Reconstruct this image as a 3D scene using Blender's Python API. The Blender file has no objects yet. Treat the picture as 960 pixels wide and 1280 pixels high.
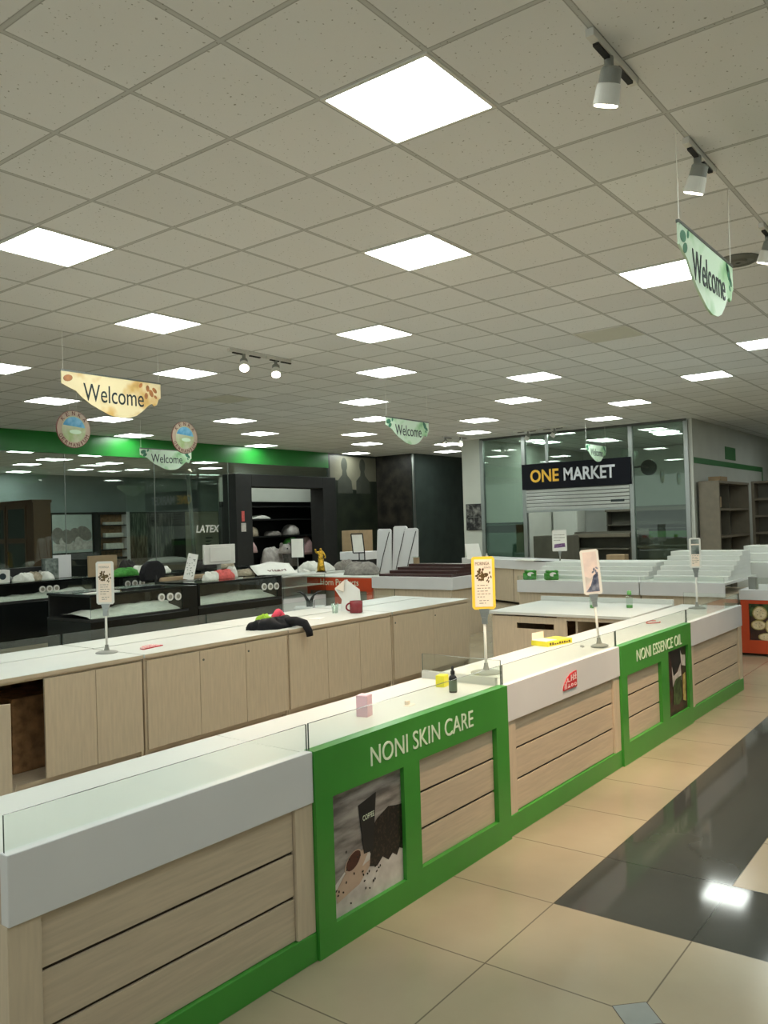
import bpy, math, random
from mathutils import Matrix, Vector
R = math.radians
C = bpy.context.scene.collection
scene = bpy.context.scene
random.seed(7)

# ------------------------------------------------------------------ camera, world, exposure
CAM_H, CEIL = 1.70, 3.674
F_PX, YAW, PITCH, ROLL = 1034.83, R(37.08822), R(0.87630), R(-1.78720)
cd = bpy.data.cameras.new('camera'); cam = bpy.data.objects.new('camera', cd); C.objects.link(cam)
cd.sensor_fit = 'VERTICAL'; cd.sensor_height = 24.0; cd.lens = 24.0 * F_PX / 1280.0
cd.clip_start = 0.05; cd.clip_end = 200
fw = Vector((math.cos(YAW) * math.cos(PITCH), math.sin(YAW) * math.cos(PITCH), math.sin(PITCH)))
rt = Vector((math.sin(YAW), -math.cos(YAW), 0)); up = rt.cross(fw)
r2 = rt * math.cos(ROLL) + up * math.sin(ROLL); u2 = -rt * math.sin(ROLL) + up * math.cos(ROLL)
cam.matrix_world = Matrix(((r2.x, u2.x, -fw.x, 0), (r2.y, u2.y, -fw.y, 0), (r2.z, u2.z, -fw.z, CAM_H), (0, 0, 0, 1)))
scene.camera = cam
w = bpy.data.worlds.new('world'); scene.world = w; w.use_nodes = True
w.node_tree.nodes['Background'].inputs[0].default_value = (0.92, 1.0, 0.93, 1)
w.node_tree.nodes['Background'].inputs[1].default_value = 0.75
scene.view_settings.view_transform = 'Standard'
scene.view_settings.look = 'None'
scene.view_settings.gamma = 1.0
scene.view_settings.use_curve_mapping = False
scene.view_settings.exposure = 0.13
PANEL_POWER = 17.5          # emission of the ceiling light panels
SPOT_POWER = 230.0           # track spot lamps
scene.cycles.transparent_max_bounces = 24
scene.cycles.max_bounces = 8
scene.cycles.sample_clamp_indirect = 40.0

# ------------------------------------------------------------------ materials
def lin(h):
    h = h.lstrip('#'); o = []
    for i in (0, 2, 4):
        c = int(h[i:i + 2], 16) / 255.0
        o.append(c / 12.92 if c <= 0.04045 else ((c + 0.055) / 1.055) ** 2.4)
    return (o[0], o[1], o[2], 1)

def new_mat(name):
    m = bpy.data.materials.new(name); m.use_nodes = True
    nt = m.node_tree
    return m, nt, nt.nodes['Principled BSDF']

def N(nt, t, **kw):
    n = nt.nodes.new(t)
    for k, v in kw.items(): setattr(n, k, v)
    return n

def mat(name, hexc, rough=0.5, var=0.06, scale=6.0, stretch=(1, 1, 1), metallic=0.0, bump=0.0, spec=0.5, hex2=None, coord='Object', ramp=(0.35, 0.65)):
    """procedural surface: two tones mixed by noise, optional bump"""
    m, nt, b = new_mat(name)
    c = lin(hexc)
    tc = N(nt, 'ShaderNodeTexCoord'); mp = N(nt, 'ShaderNodeMapping'); mp.inputs['Scale'].default_value = stretch
    nz = N(nt, 'ShaderNodeTexNoise'); nz.inputs['Scale'].default_value = scale; nz.inputs['Detail'].default_value = 4
    cr = N(nt, 'ShaderNodeValToRGB')
    nt.links.new(tc.outputs[coord], mp.inputs['Vector']); nt.links.new(mp.outputs['Vector'], nz.inputs['Vector'])
    nt.links.new(nz.outputs['Fac'], cr.inputs['Fac']); nt.links.new(cr.outputs['Color'], b.inputs['Base Color'])
    e = cr.color_ramp.elements
    e[0].position, e[1].position = ramp
    if hex2: e[0].color, e[1].color = c, lin(hex2)
    else:
        e[0].color = tuple(x * (1 - var) for x in c[:3]) + (1,)
        e[1].color = tuple(min(1, x * (1 + var)) for x in c[:3]) + (1,)
    b.inputs['Roughness'].default_value = rough; b.inputs['Metallic'].default_value = metallic
    b.inputs['Specular IOR Level'].default_value = spec
    if bump:
        bp = N(nt, 'ShaderNodeBump'); bp.inputs['Strength'].default_value = bump; bp.inputs['Distance'].default_value = 0.01
        nt.links.new(nz.outputs['Fac'], bp.inputs['Height']); nt.links.new(bp.outputs['Normal'], b.inputs['Normal'])
    return m

def glass(name, tint='#dff0ea', refl=1.0, base=0.045):
    """thin sheet glass: clear transmission plus Schlick mirror reflection"""
    m = bpy.data.materials.new(name); m.use_nodes = True; nt = m.node_tree
    nt.nodes.remove(nt.nodes['Principled BSDF'])
    out = nt.nodes['Material Output']
    lw = N(nt, 'ShaderNodeLayerWeight'); lw.inputs['Blend'].default_value = 0.5
    pw = N(nt, 'ShaderNodeMath', operation='POWER'); pw.inputs[1].default_value = 5.0
    ma = N(nt, 'ShaderNodeMath', operation='MULTIPLY_ADD'); ma.inputs[1].default_value = (1 - base) * refl; ma.inputs[2].default_value = base * refl
    tr = N(nt, 'ShaderNodeBsdfTransparent'); tr.inputs[0].default_value = lin(tint)
    gl = N(nt, 'ShaderNodeBsdfGlossy'); gl.inputs['Roughness'].default_value = 0.015; gl.inputs['Color'].default_value = (0.95, 1, 0.97, 1)
    mx = N(nt, 'ShaderNodeMixShader')
    nt.links.new(lw.outputs['Facing'], pw.inputs[0]); nt.links.new(pw.outputs[0], ma.inputs[0])
    nt.links.new(ma.outputs[0], mx.inputs[0]); nt.links.new(tr.outputs[0], mx.inputs[1]); nt.links.new(gl.outputs[0], mx.inputs[2])
    nt.links.new(mx.outputs[0], out.inputs['Surface'])
    return m

def emit(name, color, strength):
    m, nt, b = new_mat(name)
    b.inputs['Base Color'].default_value = (0.8, 0.8, 0.8, 1)
    b.inputs['Emission Color'].default_value = color; b.inputs['Emission Strength'].default_value = strength
    return m

M = {}
M['white'] = mat('white_laminate', '#cdd0cb', 0.42, 0.02, 3)
M['fascia'] = mat('white_fascia', '#d8d9db', 0.35, 0.02, 3)
M['wood'] = mat('beige_ash_laminate', '#c4b49d', 0.42, 0.07, 9, (0.6, 6, 9), bump=0.02)
M['woodv'] = mat('beige_ash_laminate_upright', '#c9b9a1', 0.42, 0.06, 9, (6, 6, 0.6), bump=0.02)
M['groove'] = mat('dark_groove', '#3a2f24', 0.7)
M['green'] = mat('green_lacquer', '#3d9034', 0.3, 0.05, 4)
M['greendk'] = mat('green_band', '#1b7c2a', 0.3, 0.12, 1.5)
M['orange'] = mat('orange_lacquer', '#c64a26', 0.35, 0.05, 4)
M['glass'] = glass('showcase_glass', '#f9fcfa')
M['glassedge'] = mat('glass_edge', '#3b4a44', 0.2)
M['wallglass'] = glass('partition_glass', '#eaf2ee', 1.2, 0.05)
M['storeglass'] = glass('shopfront_glass', '#d3dfd8', 1.1, 0.06)
M['darkglass'] = mat('smoked_glass_panel', '#3d4643', 0.12, 0.1, 2)
M['steel'] = mat('brushed_steel', '#a5aaa8', 0.3, 0.06, 20, (1, 1, 12), metallic=0.9)
M['steeldk'] = mat('grey_metal', '#5d605c', 0.4, 0.05, 8, metallic=0.5)
M['greyp'] = mat('grey_plastic', '#83857f', 0.4, 0.05, 8)
M['whitep'] = mat('white_plastic', '#dcdcd6', 0.35, 0.03, 6)
M['black'] = mat('black_lacquer', '#0c1010', 0.22, 0.2, 4)
M['blackm'] = mat('black_matt', '#161717', 0.6, 0.2, 6)
M['blackcloth'] = mat('black_cloth', '#131318', 0.9, 0.3, 25, bump=0.4)
M['lime'] = mat('lime_cloth', '#a8d03c', 0.85, 0.1, 25, bump=0.3)
M['pinkcloth'] = mat('pink_cloth', '#ee4f68', 0.85, 0.1, 25, bump=0.3)
M['coral'] = mat('coral_cloth', '#d0605c', 0.85, 0.15, 25, bump=0.3)
M['whitecloth'] = mat('white_cloth', '#dadbd4', 0.85, 0.08, 18, bump=0.3)
M['greycloth'] = mat('grey_cloth', '#85807a', 0.9, 0.2, 20, bump=0.4)
M['beigecloth'] = mat('beige_cloth', '#a59a86', 0.9, 0.2, 20, bump=0.4)
M['rosecloth'] = mat('pale_rose_cloth', '#d8b4b4', 0.9, 0.1, 20, bump=0.3)
M['greencloth'] = mat('green_cloth', '#3f8a34', 0.8, 0.25, 20, bump=0.3)
M['darkcloth'] = mat('dark_cloth', '#2b2826', 0.9, 0.3, 20, bump=0.3)
M['brown'] = mat('dark_maroon_wood', '#3a1f1c', 0.4, 0.2, 8, (1, 6, 6))
M['wardrobe'] = mat('brown_wood', '#6b4630', 0.4, 0.15, 8, (6, 6, 0.7))
M['cavity'] = mat('brown_hardboard', '#94714f', 0.7, 0.35, 14)
M['taupe'] = mat('taupe_shelf_board', '#7d7566', 0.5, 0.06, 8)
M['card'] = mat('brown_cardboard', '#a08a6c', 0.8, 0.06, 10)
M['paper'] = mat('white_paper', '#e8e8e2', 0.7, 0.03, 6)
M['wall'] = mat('white_wall_paint', '#c9cdc6', 0.6, 0.03, 2)
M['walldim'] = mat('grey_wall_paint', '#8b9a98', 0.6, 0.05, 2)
M['wallgrey'] = mat('pillar_paint', '#c2c6bd', 0.55, 0.03, 2)
M['shop'] = mat('navy_sign_face', '#080b16', 0.6, 0.1, 3, spec=0.2)
M['gold'] = mat('gold_letter', '#f5c040', 0.35, 0.08, 5)
M['silver'] = mat('silver_letter', '#dfe3ea', 0.3, 0.05, 5)
M['letter'] = mat('white_letter', '#e4f2da', 0.4, 0.02, 5)
M['ink'] = mat('dark_ink', '#18282c', 0.5, 0.1, 5)
M['inkb'] = mat('brown_ink', '#57451f', 0.6, 0.3, 40)
M['inkg'] = mat('grey_ink', '#8d8a7e', 0.6, 0.1, 30)
M['maroonink'] = mat('maroon_ink', '#5c1d1a', 0.5, 0.1, 10)
M['tan'] = mat('tan_ring', '#b5a290', 0.5, 0.08, 10)
M['sky'] = mat('printed_sky', '#2a86bd', 0.45, hex2='#8cc6e4', scale=7)
M['meadow'] = mat('printed_meadow', '#c5c6b0', 0.45, hex2='#9db57c', scale=7)
M['red'] = mat('red_acrylic', '#c8202c', 0.3, 0.1, 10)
M['redlet'] = mat('pink_white_stroke', '#f0d8d8', 0.4)
M['mug'] = mat('maroon_glaze', '#8a2f35', 0.25, 0.05, 10)
M['pinkbox'] = mat('pink_carton', '#e6bfcb', 0.5, 0.03, 10)
M['yellow'] = mat('yellow_carton', '#e2dc3a', 0.5, 0.05, 10)
M['yellowf'] = mat('yellow_frame', '#f3cf45', 0.4, 0.05, 6)
M['cream'] = mat('cream_card', '#efe0d0', 0.6, 0.03, 6)
M['bottle'] = mat('dark_bottle', '#161614', 0.2, 0.1, 10)
M['label'] = mat('green_grey_label', '#5f6f5e', 0.5, 0.08, 12)
M['capgreen'] = mat('green_cap', '#5fa055', 0.4, 0.05, 10)
M['clear'] = glass('clear_plastic', '#eef4f0', 1.0, 0.06)
M['statue'] = mat('gilt', '#c9a03a', 0.25, 0.3, 25, metallic=0.9, bump=0.5)
M['shutter'] = mat('grey_shutter_slat', '#b5b8b4', 0.35, 0.04, 4, metallic=0.3)
M['greystr'] = mat('grey_shelf_lining', '#6a675c', 0.55, 0.1, 4)
M['film'] = mat('green_film', '#2c7a55', 0.35, 0.15, 1.5)
M['grgreen'] = mat('green_stripe_paint', '#2f7a3c', 0.5, 0.05, 3)
M['frost'] = mat('frosted_film', '#7a8c82', 0.5, 0.08, 1.2)
M['tbar'] = mat('ceiling_light_frame', '#e4e4de', 0.4, 0.02, 4)
M['panel_on'] = emit('lit_diffuser', (0.93, 1.0, 0.93, 1), PANEL_POWER)
M['panel_off'] = mat('unlit_diffuser', '#d8d8cc', 0.4, 0.02, 4)
M['lamp_on'] = emit('lit_lamp_lens', (1.0, 0.9, 0.72, 1), 14.0)
M['vent'] = mat('grey_vent', '#70726a', 0.5, 0.05, 6)
# printed artwork
M['photo_grey'] = mat('printed_grey_planks', '#5f5a58', 0.4, hex2='#a8a29e', scale=5, stretch=(1, 1, 5))
M['photo_pale'] = mat('printed_pale_cloth', '#b5aeaa', 0.4, hex2='#d8d3ce', scale=9)
M['photo_bean'] = mat('printed_coffee_beans', '#121010', 0.4, hex2='#4a3c34', scale=70, ramp=(0.5, 0.75))
M['photo_black'] = mat('printed_black_tube', '#191a1d', 0.4, 0.1, 8)
M['photo_wood'] = mat('printed_wooden_spoon', '#b8a08e', 0.4, 0.08, 12)
M['photo_powder'] = mat('printed_ground_coffee', '#4a251c', 0.5, 0.25, 60)
M['photo_dark'] = mat('printed_dark_scene', '#1d1614', 0.4, hex2='#4c2f28', scale=9)
M['photo_green'] = mat('printed_foliage', '#182a14', 0.4, hex2='#4f6a38', scale=20)
M['photo_fruit'] = mat('printed_fruit_flesh', '#d8c49a', 0.4, hex2='#efe4c0', scale=22)
M['photo_rind'] = mat('printed_fruit_rind', '#94843f', 0.4, hex2='#c9b674', scale=22)
M['photo_bed'] = mat('printed_bedroom', '#b9c5c0', 0.4, 0.05, 4)
M['photo_bamboo'] = mat('printed_bamboo', '#161d1a', 0.4, hex2='#7d8574', scale=5, stretch=(5, 5, 0.7), ramp=(0.42, 0.75))
M['latexpanel'] = mat('pale_olive_panel', '#c3c5ae', 0.5, 0.04, 3)
M['photo_floral'] = mat('printed_flower_mosaic', '#1b1b1d', 0.4, hex2='#8d8d88', scale=9, ramp=(0.45, 0.7))
M['poster_sil'] = mat('printed_silhouette', '#3c3f38', 0.4, 0.1, 5)
M['poster_beige'] = mat('printed_beige', '#6f6d5e', 0.35, 0.06, 3)
M['poster_dark'] = mat('printed_dark_green', '#141b15', 0.35, hex2='#272e22', scale=3)
M['poster_brown'] = mat('printed_dark_brown', '#151513', 0.35, hex2='#35312a', scale=4)
M['mountain'] = mat('printed_grey_landscape', '#48524e', 0.45, hex2='#8b948e', scale=14)
M['blueprint'] = mat('printed_blue_floral', '#39435c', 0.45, hex2='#8a90a0', scale=30)
M['palepink'] = mat('printed_pale_pink', '#e6d6ce', 0.45, hex2='#d3c6c2', scale=14)
M['purpleink'] = mat('purple_ink', '#5c3a68', 0.45, hex2='#8a6b94', scale=40)

def leafy(name, pale, mid, dark):
    m, nt, b = new_mat(name)
    tc = N(nt, 'ShaderNodeTexCoord'); v = N(nt, 'ShaderNodeTexNoise'); v.inputs['Scale'].default_value = 2.6; v.inputs['Detail'].default_value = 3.0
    cr = N(nt, 'ShaderNodeValToRGB'); e = cr.color_ramp.elements
    e[0].position = 0.30; e[0].color = lin(dark); e[1].position = 0.50; e[1].color = lin(pale)
    x = e.new(0.40); x.color = lin(mid)
    nt.links.new(tc.outputs['Object'], v.inputs['Vector']); nt.links.new(v.outputs['Fac'], cr.inputs['Fac'])
    nt.links.new(cr.outputs['Color'], b.inputs['Base Color']); b.inputs['Roughness'].default_value = 0.4
    return m
M['leafgreen'] = leafy('printed_green_leaves', '#cfe6cf', '#9ccb98', '#3f8a63')
M['leafbrown'] = leafy('printed_autumn_blur', '#efdfb4', '#d9b26a', '#a4703f')
M['leafdark'] = mat('printed_leaf', '#2f7a5a', 0.4, 0.2, 10)
M['leafrust'] = mat('printed_rust_leaf', '#b0703a', 0.4, 0.25, 12)

def ceiling_material():
    m, nt, b = new_mat('mineral_ceiling_tiles')
    L = nt.links.new
    geo = N(nt, 'ShaderNodeNewGeometry'); sep = N(nt, 'ShaderNodeSeparateXYZ'); L(geo.outputs['Position'], sep.inputs[0])
    def line(sock, off):
        a = N(nt, 'ShaderNodeMath', operation='SUBTRACT'); a.inputs[1].default_value = off; L(sock, a.inputs[0])
        d = N(nt, 'ShaderNodeMath', operation='DIVIDE'); d.inputs[1].default_value = 0.6; L(a.outputs[0], d.inputs[0])
        p = N(nt, 'ShaderNodeMath', operation='PINGPONG'); p.inputs[1].default_value = 0.5; L(d.outputs[0], p.inputs[0])
        return p.outputs[0]
    px = line(sep.outputs['X'], 1.681); py = line(sep.outputs['Y'], 3.678)
    mn = N(nt, 'ShaderNodeMath', operation='MINIMUM'); L(px, mn.inputs[0]); L(py, mn.inputs[1])
    cr = N(nt, 'ShaderNodeValToRGB'); cr.color_ramp.interpolation = 'LINEAR'; e = cr.color_ramp.elements
    # bar | gap shadow line | tile   (distance from bar centre in tiles)
    e[0].position = 0.0; e[0].color = lin('#dcdddb')
    e[1].position = 0.05; e[1].color = (1, 1, 1, 1)
    for pos, col in ((0.016, '#d4d5d3'), (0.019, '#a4a5a2'), (0.021, '#a4a5a2'), (0.026, '#ffffff')):
        x = e.new(pos); x.color = lin(col)
    L(mn.outputs[0], cr.inputs['Fac'])
    vo = N(nt, 'ShaderNodeTexNoise'); vo.inputs['Scale'].default_value = 55; vo.inputs['Detail'].default_value = 1.0
    mp = N(nt, 'ShaderNodeMapping'); L(geo.outputs['Position'], mp.inputs['Vector']); L(mp.outputs['Vector'], vo.inputs['Vector'])
    sp = N(nt, 'ShaderNodeValToRGB'); se = sp.color_ramp.elements
    se[0].position = 0.25; se[0].color = lin('#a9aaa6'); se[1].position = 0.30; se[1].color = lin('#edeff0')
    L(vo.outputs['Fac'], sp.inputs['Fac'])
    # each tile a slightly different tone
    fx = N(nt, 'ShaderNodeVectorMath', operation='SUBTRACT'); fx.inputs[1].default_value = (1.681, 3.678, 0); L(geo.outputs['Position'], fx.inputs[0])
    sc = N(nt, 'ShaderNodeVectorMath', operation='SCALE'); sc.inputs['Scale'].default_value = 1 / 0.6; L(fx.outputs[0], sc.inputs[0])
    fl = N(nt, 'ShaderNodeVectorMath', operation='FLOOR'); L(sc.outputs[0], fl.inputs[0])
    wn = N(nt, 'ShaderNodeTexWhiteNoise'); L(fl.outputs[0], wn.inputs['Vector'])
    mr = N(nt, 'ShaderNodeMapRange'); mr.inputs['To Min'].default_value = 0.94; mr.inputs['To Max'].default_value = 1.03; L(wn.outputs['Value'], mr.inputs['Value'])
    m1 = N(nt, 'ShaderNodeMix', data_type='RGBA', blend_type='MULTIPLY'); m1.inputs[0].default_value = 1
    L(sp.outputs['Color'], m1.inputs[6]); L(cr.outputs['Color'], m1.inputs[7])
    m2 = N(nt, 'ShaderNodeVectorMath', operation='SCALE'); L(m1.outputs[2], m2.inputs[0]); L(mr.outputs[0], m2.inputs['Scale'])
    L(m2.outputs[0], b.inputs['Base Color']); b.inputs['Roughness'].default_value = 0.9
    b.inputs['Specular IOR Level'].default_value = 0.1
    return m
M['ceiling'] = ceiling_material()

def floor_material(name, c1, c2, joint, rough, spec=0.5):
    m, nt, b = new_mat(name)
    L = nt.links.new
    geo = N(nt, 'ShaderNodeNewGeometry'); sep = N(nt, 'ShaderNodeSeparateXYZ'); L(geo.outputs['Position'], sep.inputs[0])
    def line(sock, off):
        a = N(nt, 'ShaderNodeMath', operation='SUBTRACT'); a.inputs[1].default_value = off; L(sock, a.inputs[0])
        d = N(nt, 'ShaderNodeMath', operation='DIVIDE'); d.inputs[1].default_value = 0.6; L(a.outputs[0], d.inputs[0])
        p = N(nt, 'ShaderNodeMath', operation='PINGPONG'); p.inputs[1].default_value = 0.5; L(d.outputs[0], p.inputs[0])
        return p.outputs[0]
    px = line(sep.outputs['X'], 2.766); py = line(sep.outputs['Y'], 1.672)
    mn = N(nt, 'ShaderNodeMath', operation='MINIMUM'); L(px, mn.inputs[0]); L(py, mn.inputs[1])
    jr = N(nt, 'ShaderNodeValToRGB'); e = jr.color_ramp.elements
    e[0].position = 0.003; e[0].color = (0, 0, 0, 1); e[1].position = 0.005; e[1].color = (1, 1, 1, 1)
    L(mn.outputs[0], jr.inputs['Fac'])
    nz = N(nt, 'ShaderNodeTexNoise'); nz.inputs['Scale'].default_value = 1.6; nz.inputs['Detail'].default_value = 6; L(geo.outputs['Position'], nz.inputs['Vector'])
    cr = N(nt, 'ShaderNodeValToRGB'); ce = cr.color_ramp.elements
    ce[0].position = 0.35; ce[0].color = lin(c1); ce[1].position = 0.65; ce[1].color = lin(c2); L(nz.outputs['Fac'], cr.inputs['Fac'])
    mx = N(nt, 'ShaderNodeMix', data_type='RGBA'); mx.inputs[6].default_value = lin(joint)
    L(jr.outputs['Color'], mx.inputs[0]); L(cr.outputs['Color'], mx.inputs[7]); L(mx.outputs[2], b.inputs['Base Color'])
    b.inputs['Roughness'].default_value = rough; b.inputs['Specular IOR Level'].default_value = spec
    return m
M['floor'] = floor_material('cream_polished_tile', '#978b74', '#a2967e', '#544d40', 0.2)
M['floorblack'] = floor_material('black_polished_tile', '#3a3c39', '#424440', '#262725', 0.07, 0.28)
M['floordot'] = mat('grey_tile_inset', '#8b8f8c', 0.2, 0.06, 5)

# ------------------------------------------------------------------ mesh builder
FY = Matrix(((1, 0, 0, 0), (0, 0, -1, 0), (0, 1, 0, 0), (0, 0, 0, 1)))     # (u, v, w) -> x=u, z=v, towards -Y = w
FX = Matrix(((0, 0, -1, 0), (-1, 0, 0, 0), (0, 1, 0, 0), (0, 0, 0, 1)))    # u runs to -Y, v up, w towards -X
I4 = Matrix.Identity(4)

class MB:
    def __init__(s): s.v, s.f, s.m = [], [], []
    def add(s, vs, fs, m=0, X=I4):
        o = len(s.v); s.v += [tuple(X @ Vector(p)) for p in vs]
        for f in fs:
            s.f.append([i + o for i in f]); s.m.append(m)
        return s
    def box(s, x0, x1, y0, y1, z0, z1, m=0, X=I4, side=None):
        vs = [(x0, y0, z0), (x1, y0, z0), (x1, y1, z0), (x0, y1, z0), (x0, y0, z1), (x1, y0, z1), (x1, y1, z1), (x0, y1, z1)]
        fs = [(0, 3, 2, 1), (4, 5, 6, 7), (0, 1, 5, 4), (1, 2, 6, 5), (2, 3, 7, 6), (3, 0, 4, 7)]
        s.add(vs, fs, m, X); return s
    def prism(s, poly, w0, w1, m=0, X=I4):
        n = len(poly)
        area = sum(poly[i][0] * poly[(i + 1) % n][1] - poly[(i + 1) % n][0] * poly[i][1] for i in range(n))
        if area < 0: poly = poly[::-1]
        vs = [(p[0], p[1], w0) for p in poly] + [(p[0], p[1], w1) for p in poly]
        fs = [list(range(n))[::-1], list(range(n, 2 * n))] + [(i, (i + 1) % n, n + (i + 1) % n, n + i) for i in range(n)]
        return s.add(vs, fs, m, X)
    def ellipse(s, cx, cy, rx, ry, w0, w1, m=0, X=I4, n=24, rot=0):
        c, q = math.cos(rot), math.sin(rot)
        P = []
        for i in range(n):
            a = 2 * math.pi * i / n; x, y = rx * math.cos(a), ry * math.sin(a)
            P.append((cx + x * c - y * q, cy + x * q + y * c))
        return s.prism(P, w0, w1, m, X)
    def lathe(s, prof, n=20, m=0, X=I4):
        """prof: list of (r, z)"""
        vs, fs = [], []
        for r, z in prof:
            for i in range(n):
                a = 2 * math.pi * i / n; vs.append((r * math.cos(a), r * math.sin(a), z))
        for k in range(len(prof) - 1):
            for i in range(n):
                j = (i + 1) % n; fs.append((k * n + i, k * n + j, (k + 1) * n + j, (k + 1) * n + i))
        fs.append(list(range(n))[::-1]); fs.append([(len(prof) - 1) * n + i for i in range(n)])
        return s.add(vs, fs, m, X)
    def tube(s, pts, r, n=8, m=0, X=I4, r_end=None):
        vs, fs = [], []
        pts = [Vector(p) for p in pts]
        for k, p in enumerate(pts):
            d = (pts[min(k + 1, len(pts) - 1)] - pts[max(k - 1, 0)]).normalized()
            a = d.orthogonal().normalized() if k == 0 else (a0 - d * a0.dot(d)).normalized()
            a0 = a; b = d.cross(a)
            rr = r if r_end is None else r + (r_end - r) * k / (len(pts) - 1)
            for i in range(n):
                t = 2 * math.pi * i / n; vs.append(tuple(p + (a * math.cos(t) + b * math.sin(t)) * rr))
        for k in range(len(pts) - 1):
            for i in range(n):
                j = (i + 1) % n; fs.append((k * n + i, k * n + j, (k + 1) * n + j, (k + 1) * n + i))
        fs.append(list(range(n))[::-1]); fs.append([(len(pts) - 1) * n + i for i in range(n)])
        return s.add(vs, fs, m, X)
    def lump(s, sx, sy, sz, seed=0, m=0, X=I4, nu=26, nv=14, rough=0.22, fold=7.0):
        """soft heap with a flat underside (cloth, cushion, bag)"""
        rnd = random.Random(seed); ph = [rnd.uniform(0, 6.28) for _ in range(8)]
        vs, fs = [], []
        for k in range(nv + 1):
            t = math.pi / 2 * k / nv
            for i in range(nu):
                a = 2 * math.pi * i / nu
                d = 1 + rough * (0.5 * math.sin(2 * a + ph[0]) + 0.35 * math.sin(3 * a + ph[1] + 2 * t) + 0.25 * math.sin(fold * a + ph[2] + 3 * t) + 0.2 * math.sin(fold * 1.7 * a + ph[3] - 4 * t))
                h = 1 + rough * (0.8 * math.sin(2.2 * a + ph[4]) * math.sin(2 * t) + 0.4 * math.sin(5 * a + 4 * t + ph[5]))
                c = math.cos(t) ** 0.7
                vs.append((sx * c * d * math.cos(a), sy * c * d * math.sin(a), max(0.0, sz * math.sin(t) ** 0.8 * h) if k else 0.0))
        for k in range(nv):
            for i in range(nu):
                j = (i + 1) % nu; fs.append((k * nu + i, k * nu + j, (k + 1) * nu + j, (k + 1) * nu + i))
        fs.append(list(range(nu))[::-1]); fs.append([nv * nu + i for i in range(nu)])
        return s.add(vs, fs, m, X)
    def build(s, name, mats, parent=None, bevel=0.0, smooth=False, loc=(0, 0, 0), rotz=0):
        me = bpy.data.meshes.new(name); me.from_pydata(s.v, [], s.f)
        if not isinstance(mats, (list, tuple)): mats = [mats]
        for x in mats: me.materials.append(M[x])
        me.polygons.foreach_set('material_index', s.m)
        if smooth: me.polygons.foreach_set('use_smooth', [True] * len(s.f))
        me.update()
        o = bpy.data.objects.new(name, me); C.objects.link(o)
        o.location = loc; o.rotation_euler = (0, 0, rotz)
        if parent: o.parent = parent
        if bevel:
            b = o.modifiers.new('bevel', 'BEVEL'); b.width = bevel; b.segments = 2; b.limit_method = 'ANGLE'
        return o

def tag(o, label, cat, group=None, kind=None):
    o['label'] = label; o['category'] = cat
    if group: o['group'] = group
    if kind: o['kind'] = kind
    return o
def thing(name, label, cat, loc=(0, 0, 0), rotz=0, group=None):
    o = bpy.data.objects.new(name, None); C.objects.link(o); o.empty_display_size = 0.1
    o.location = loc; o.rotation_euler = (0, 0, rotz)
    return tag(o, label, cat, group)
def struct(name, mb, mats, bevel=0):
    o = mb.build(name, mats, bevel=bevel); o['kind'] = 'structure'; return o
def children(o): return list(o.children)
def copy_tree(o, parent=None, keep=True):
    c = o.copy(); C.objects.link(c)
    if parent: c.parent = parent
    for ch in children(o): copy_tree(ch, c)
    return c

def text(name, s, X, w, h, mats, parent=None, depth=0.004, bold=0.0, font_sx=None):
    """lettering fitted into a w x h box whose lower left corner is the origin of frame X"""
    cu = bpy.data.curves.new('t', 'FONT'); cu.body = s; cu.extrude = 0.0; cu.offset = bold; cu.resolution_u = 4
    o = bpy.data.objects.new('t', cu); C.objects.link(o)
    dg = bpy.context.evaluated_depsgraph_get(); dg.update()
    me = bpy.data.meshes.new_from_object(o.evaluated_get(dg))
    bpy.data.objects.remove(o); 
    xs = [v.co.x for v in me.vertices]; ys = [v.co.y for v in me.vertices]
    x0, x1, y0, y1 = min(xs), max(xs), min(ys), max(ys)
    vs = [((v.co.x - x0) / (x1 - x0) * w, (v.co.y - y0) / (y1 - y0) * h, 0.0) for v in me.vertices]
    fs = [list(p.vertices) for p in me.polygons]
    mb = MB()
    n = len(vs)
    # front, back and rim
    edges = {}
    for f in fs:
        for i in range(len(f)):
            e = (f[i], f[(i + 1) % len(f)]); edges[e] = edges.get(e, 0) + 1
    rim = [e for e in edges if (e[1], e[0]) not in edges]
    V = [(a, b, depth) for a, b, _ in vs] + vs
    F = fs + [[i + n for i in f][::-1] for f in fs] + [[a + n, b + n, b, a] for a, b in rim]
    mb.add(V, F, 0, X)
    bpy.data.meshes.remove(me)
    return mb.build(name, mats, parent)

def T(x, y, z): return Matrix.Translation((x, y, z))
def RZ(a): return Matrix.Rotation(a, 4, 'Z')

def pane(x0, x1, y0, y1, z0, z1, name, parent, thick=0.008, axis='y'):
    """glass pane with darker polished edges"""
    mb = MB()
    if axis == 'y':
        mb.box(x0, x1, y0, y0 + thick, z0, z1, 0)
    else:
        mb.box(x0, x0 + thick, y0, y1, z0, z1, 0)
    big = (2, 4) if axis == 'y' else (3, 5)
    for i in range(6):
        if i not in big: mb.m[i] = 1
    return mb.build(name, ['glass', 'glassedge'], parent)

# ------------------------------------------------------------------ the setting
# floor: cream tiles, black band, one grey corner inset
bx0, by0 = 3.367, 1.672
fl = MB()
X0, X1, Y0, Y1 = -5.0, 25.0, -7.0, 25.2
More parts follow.
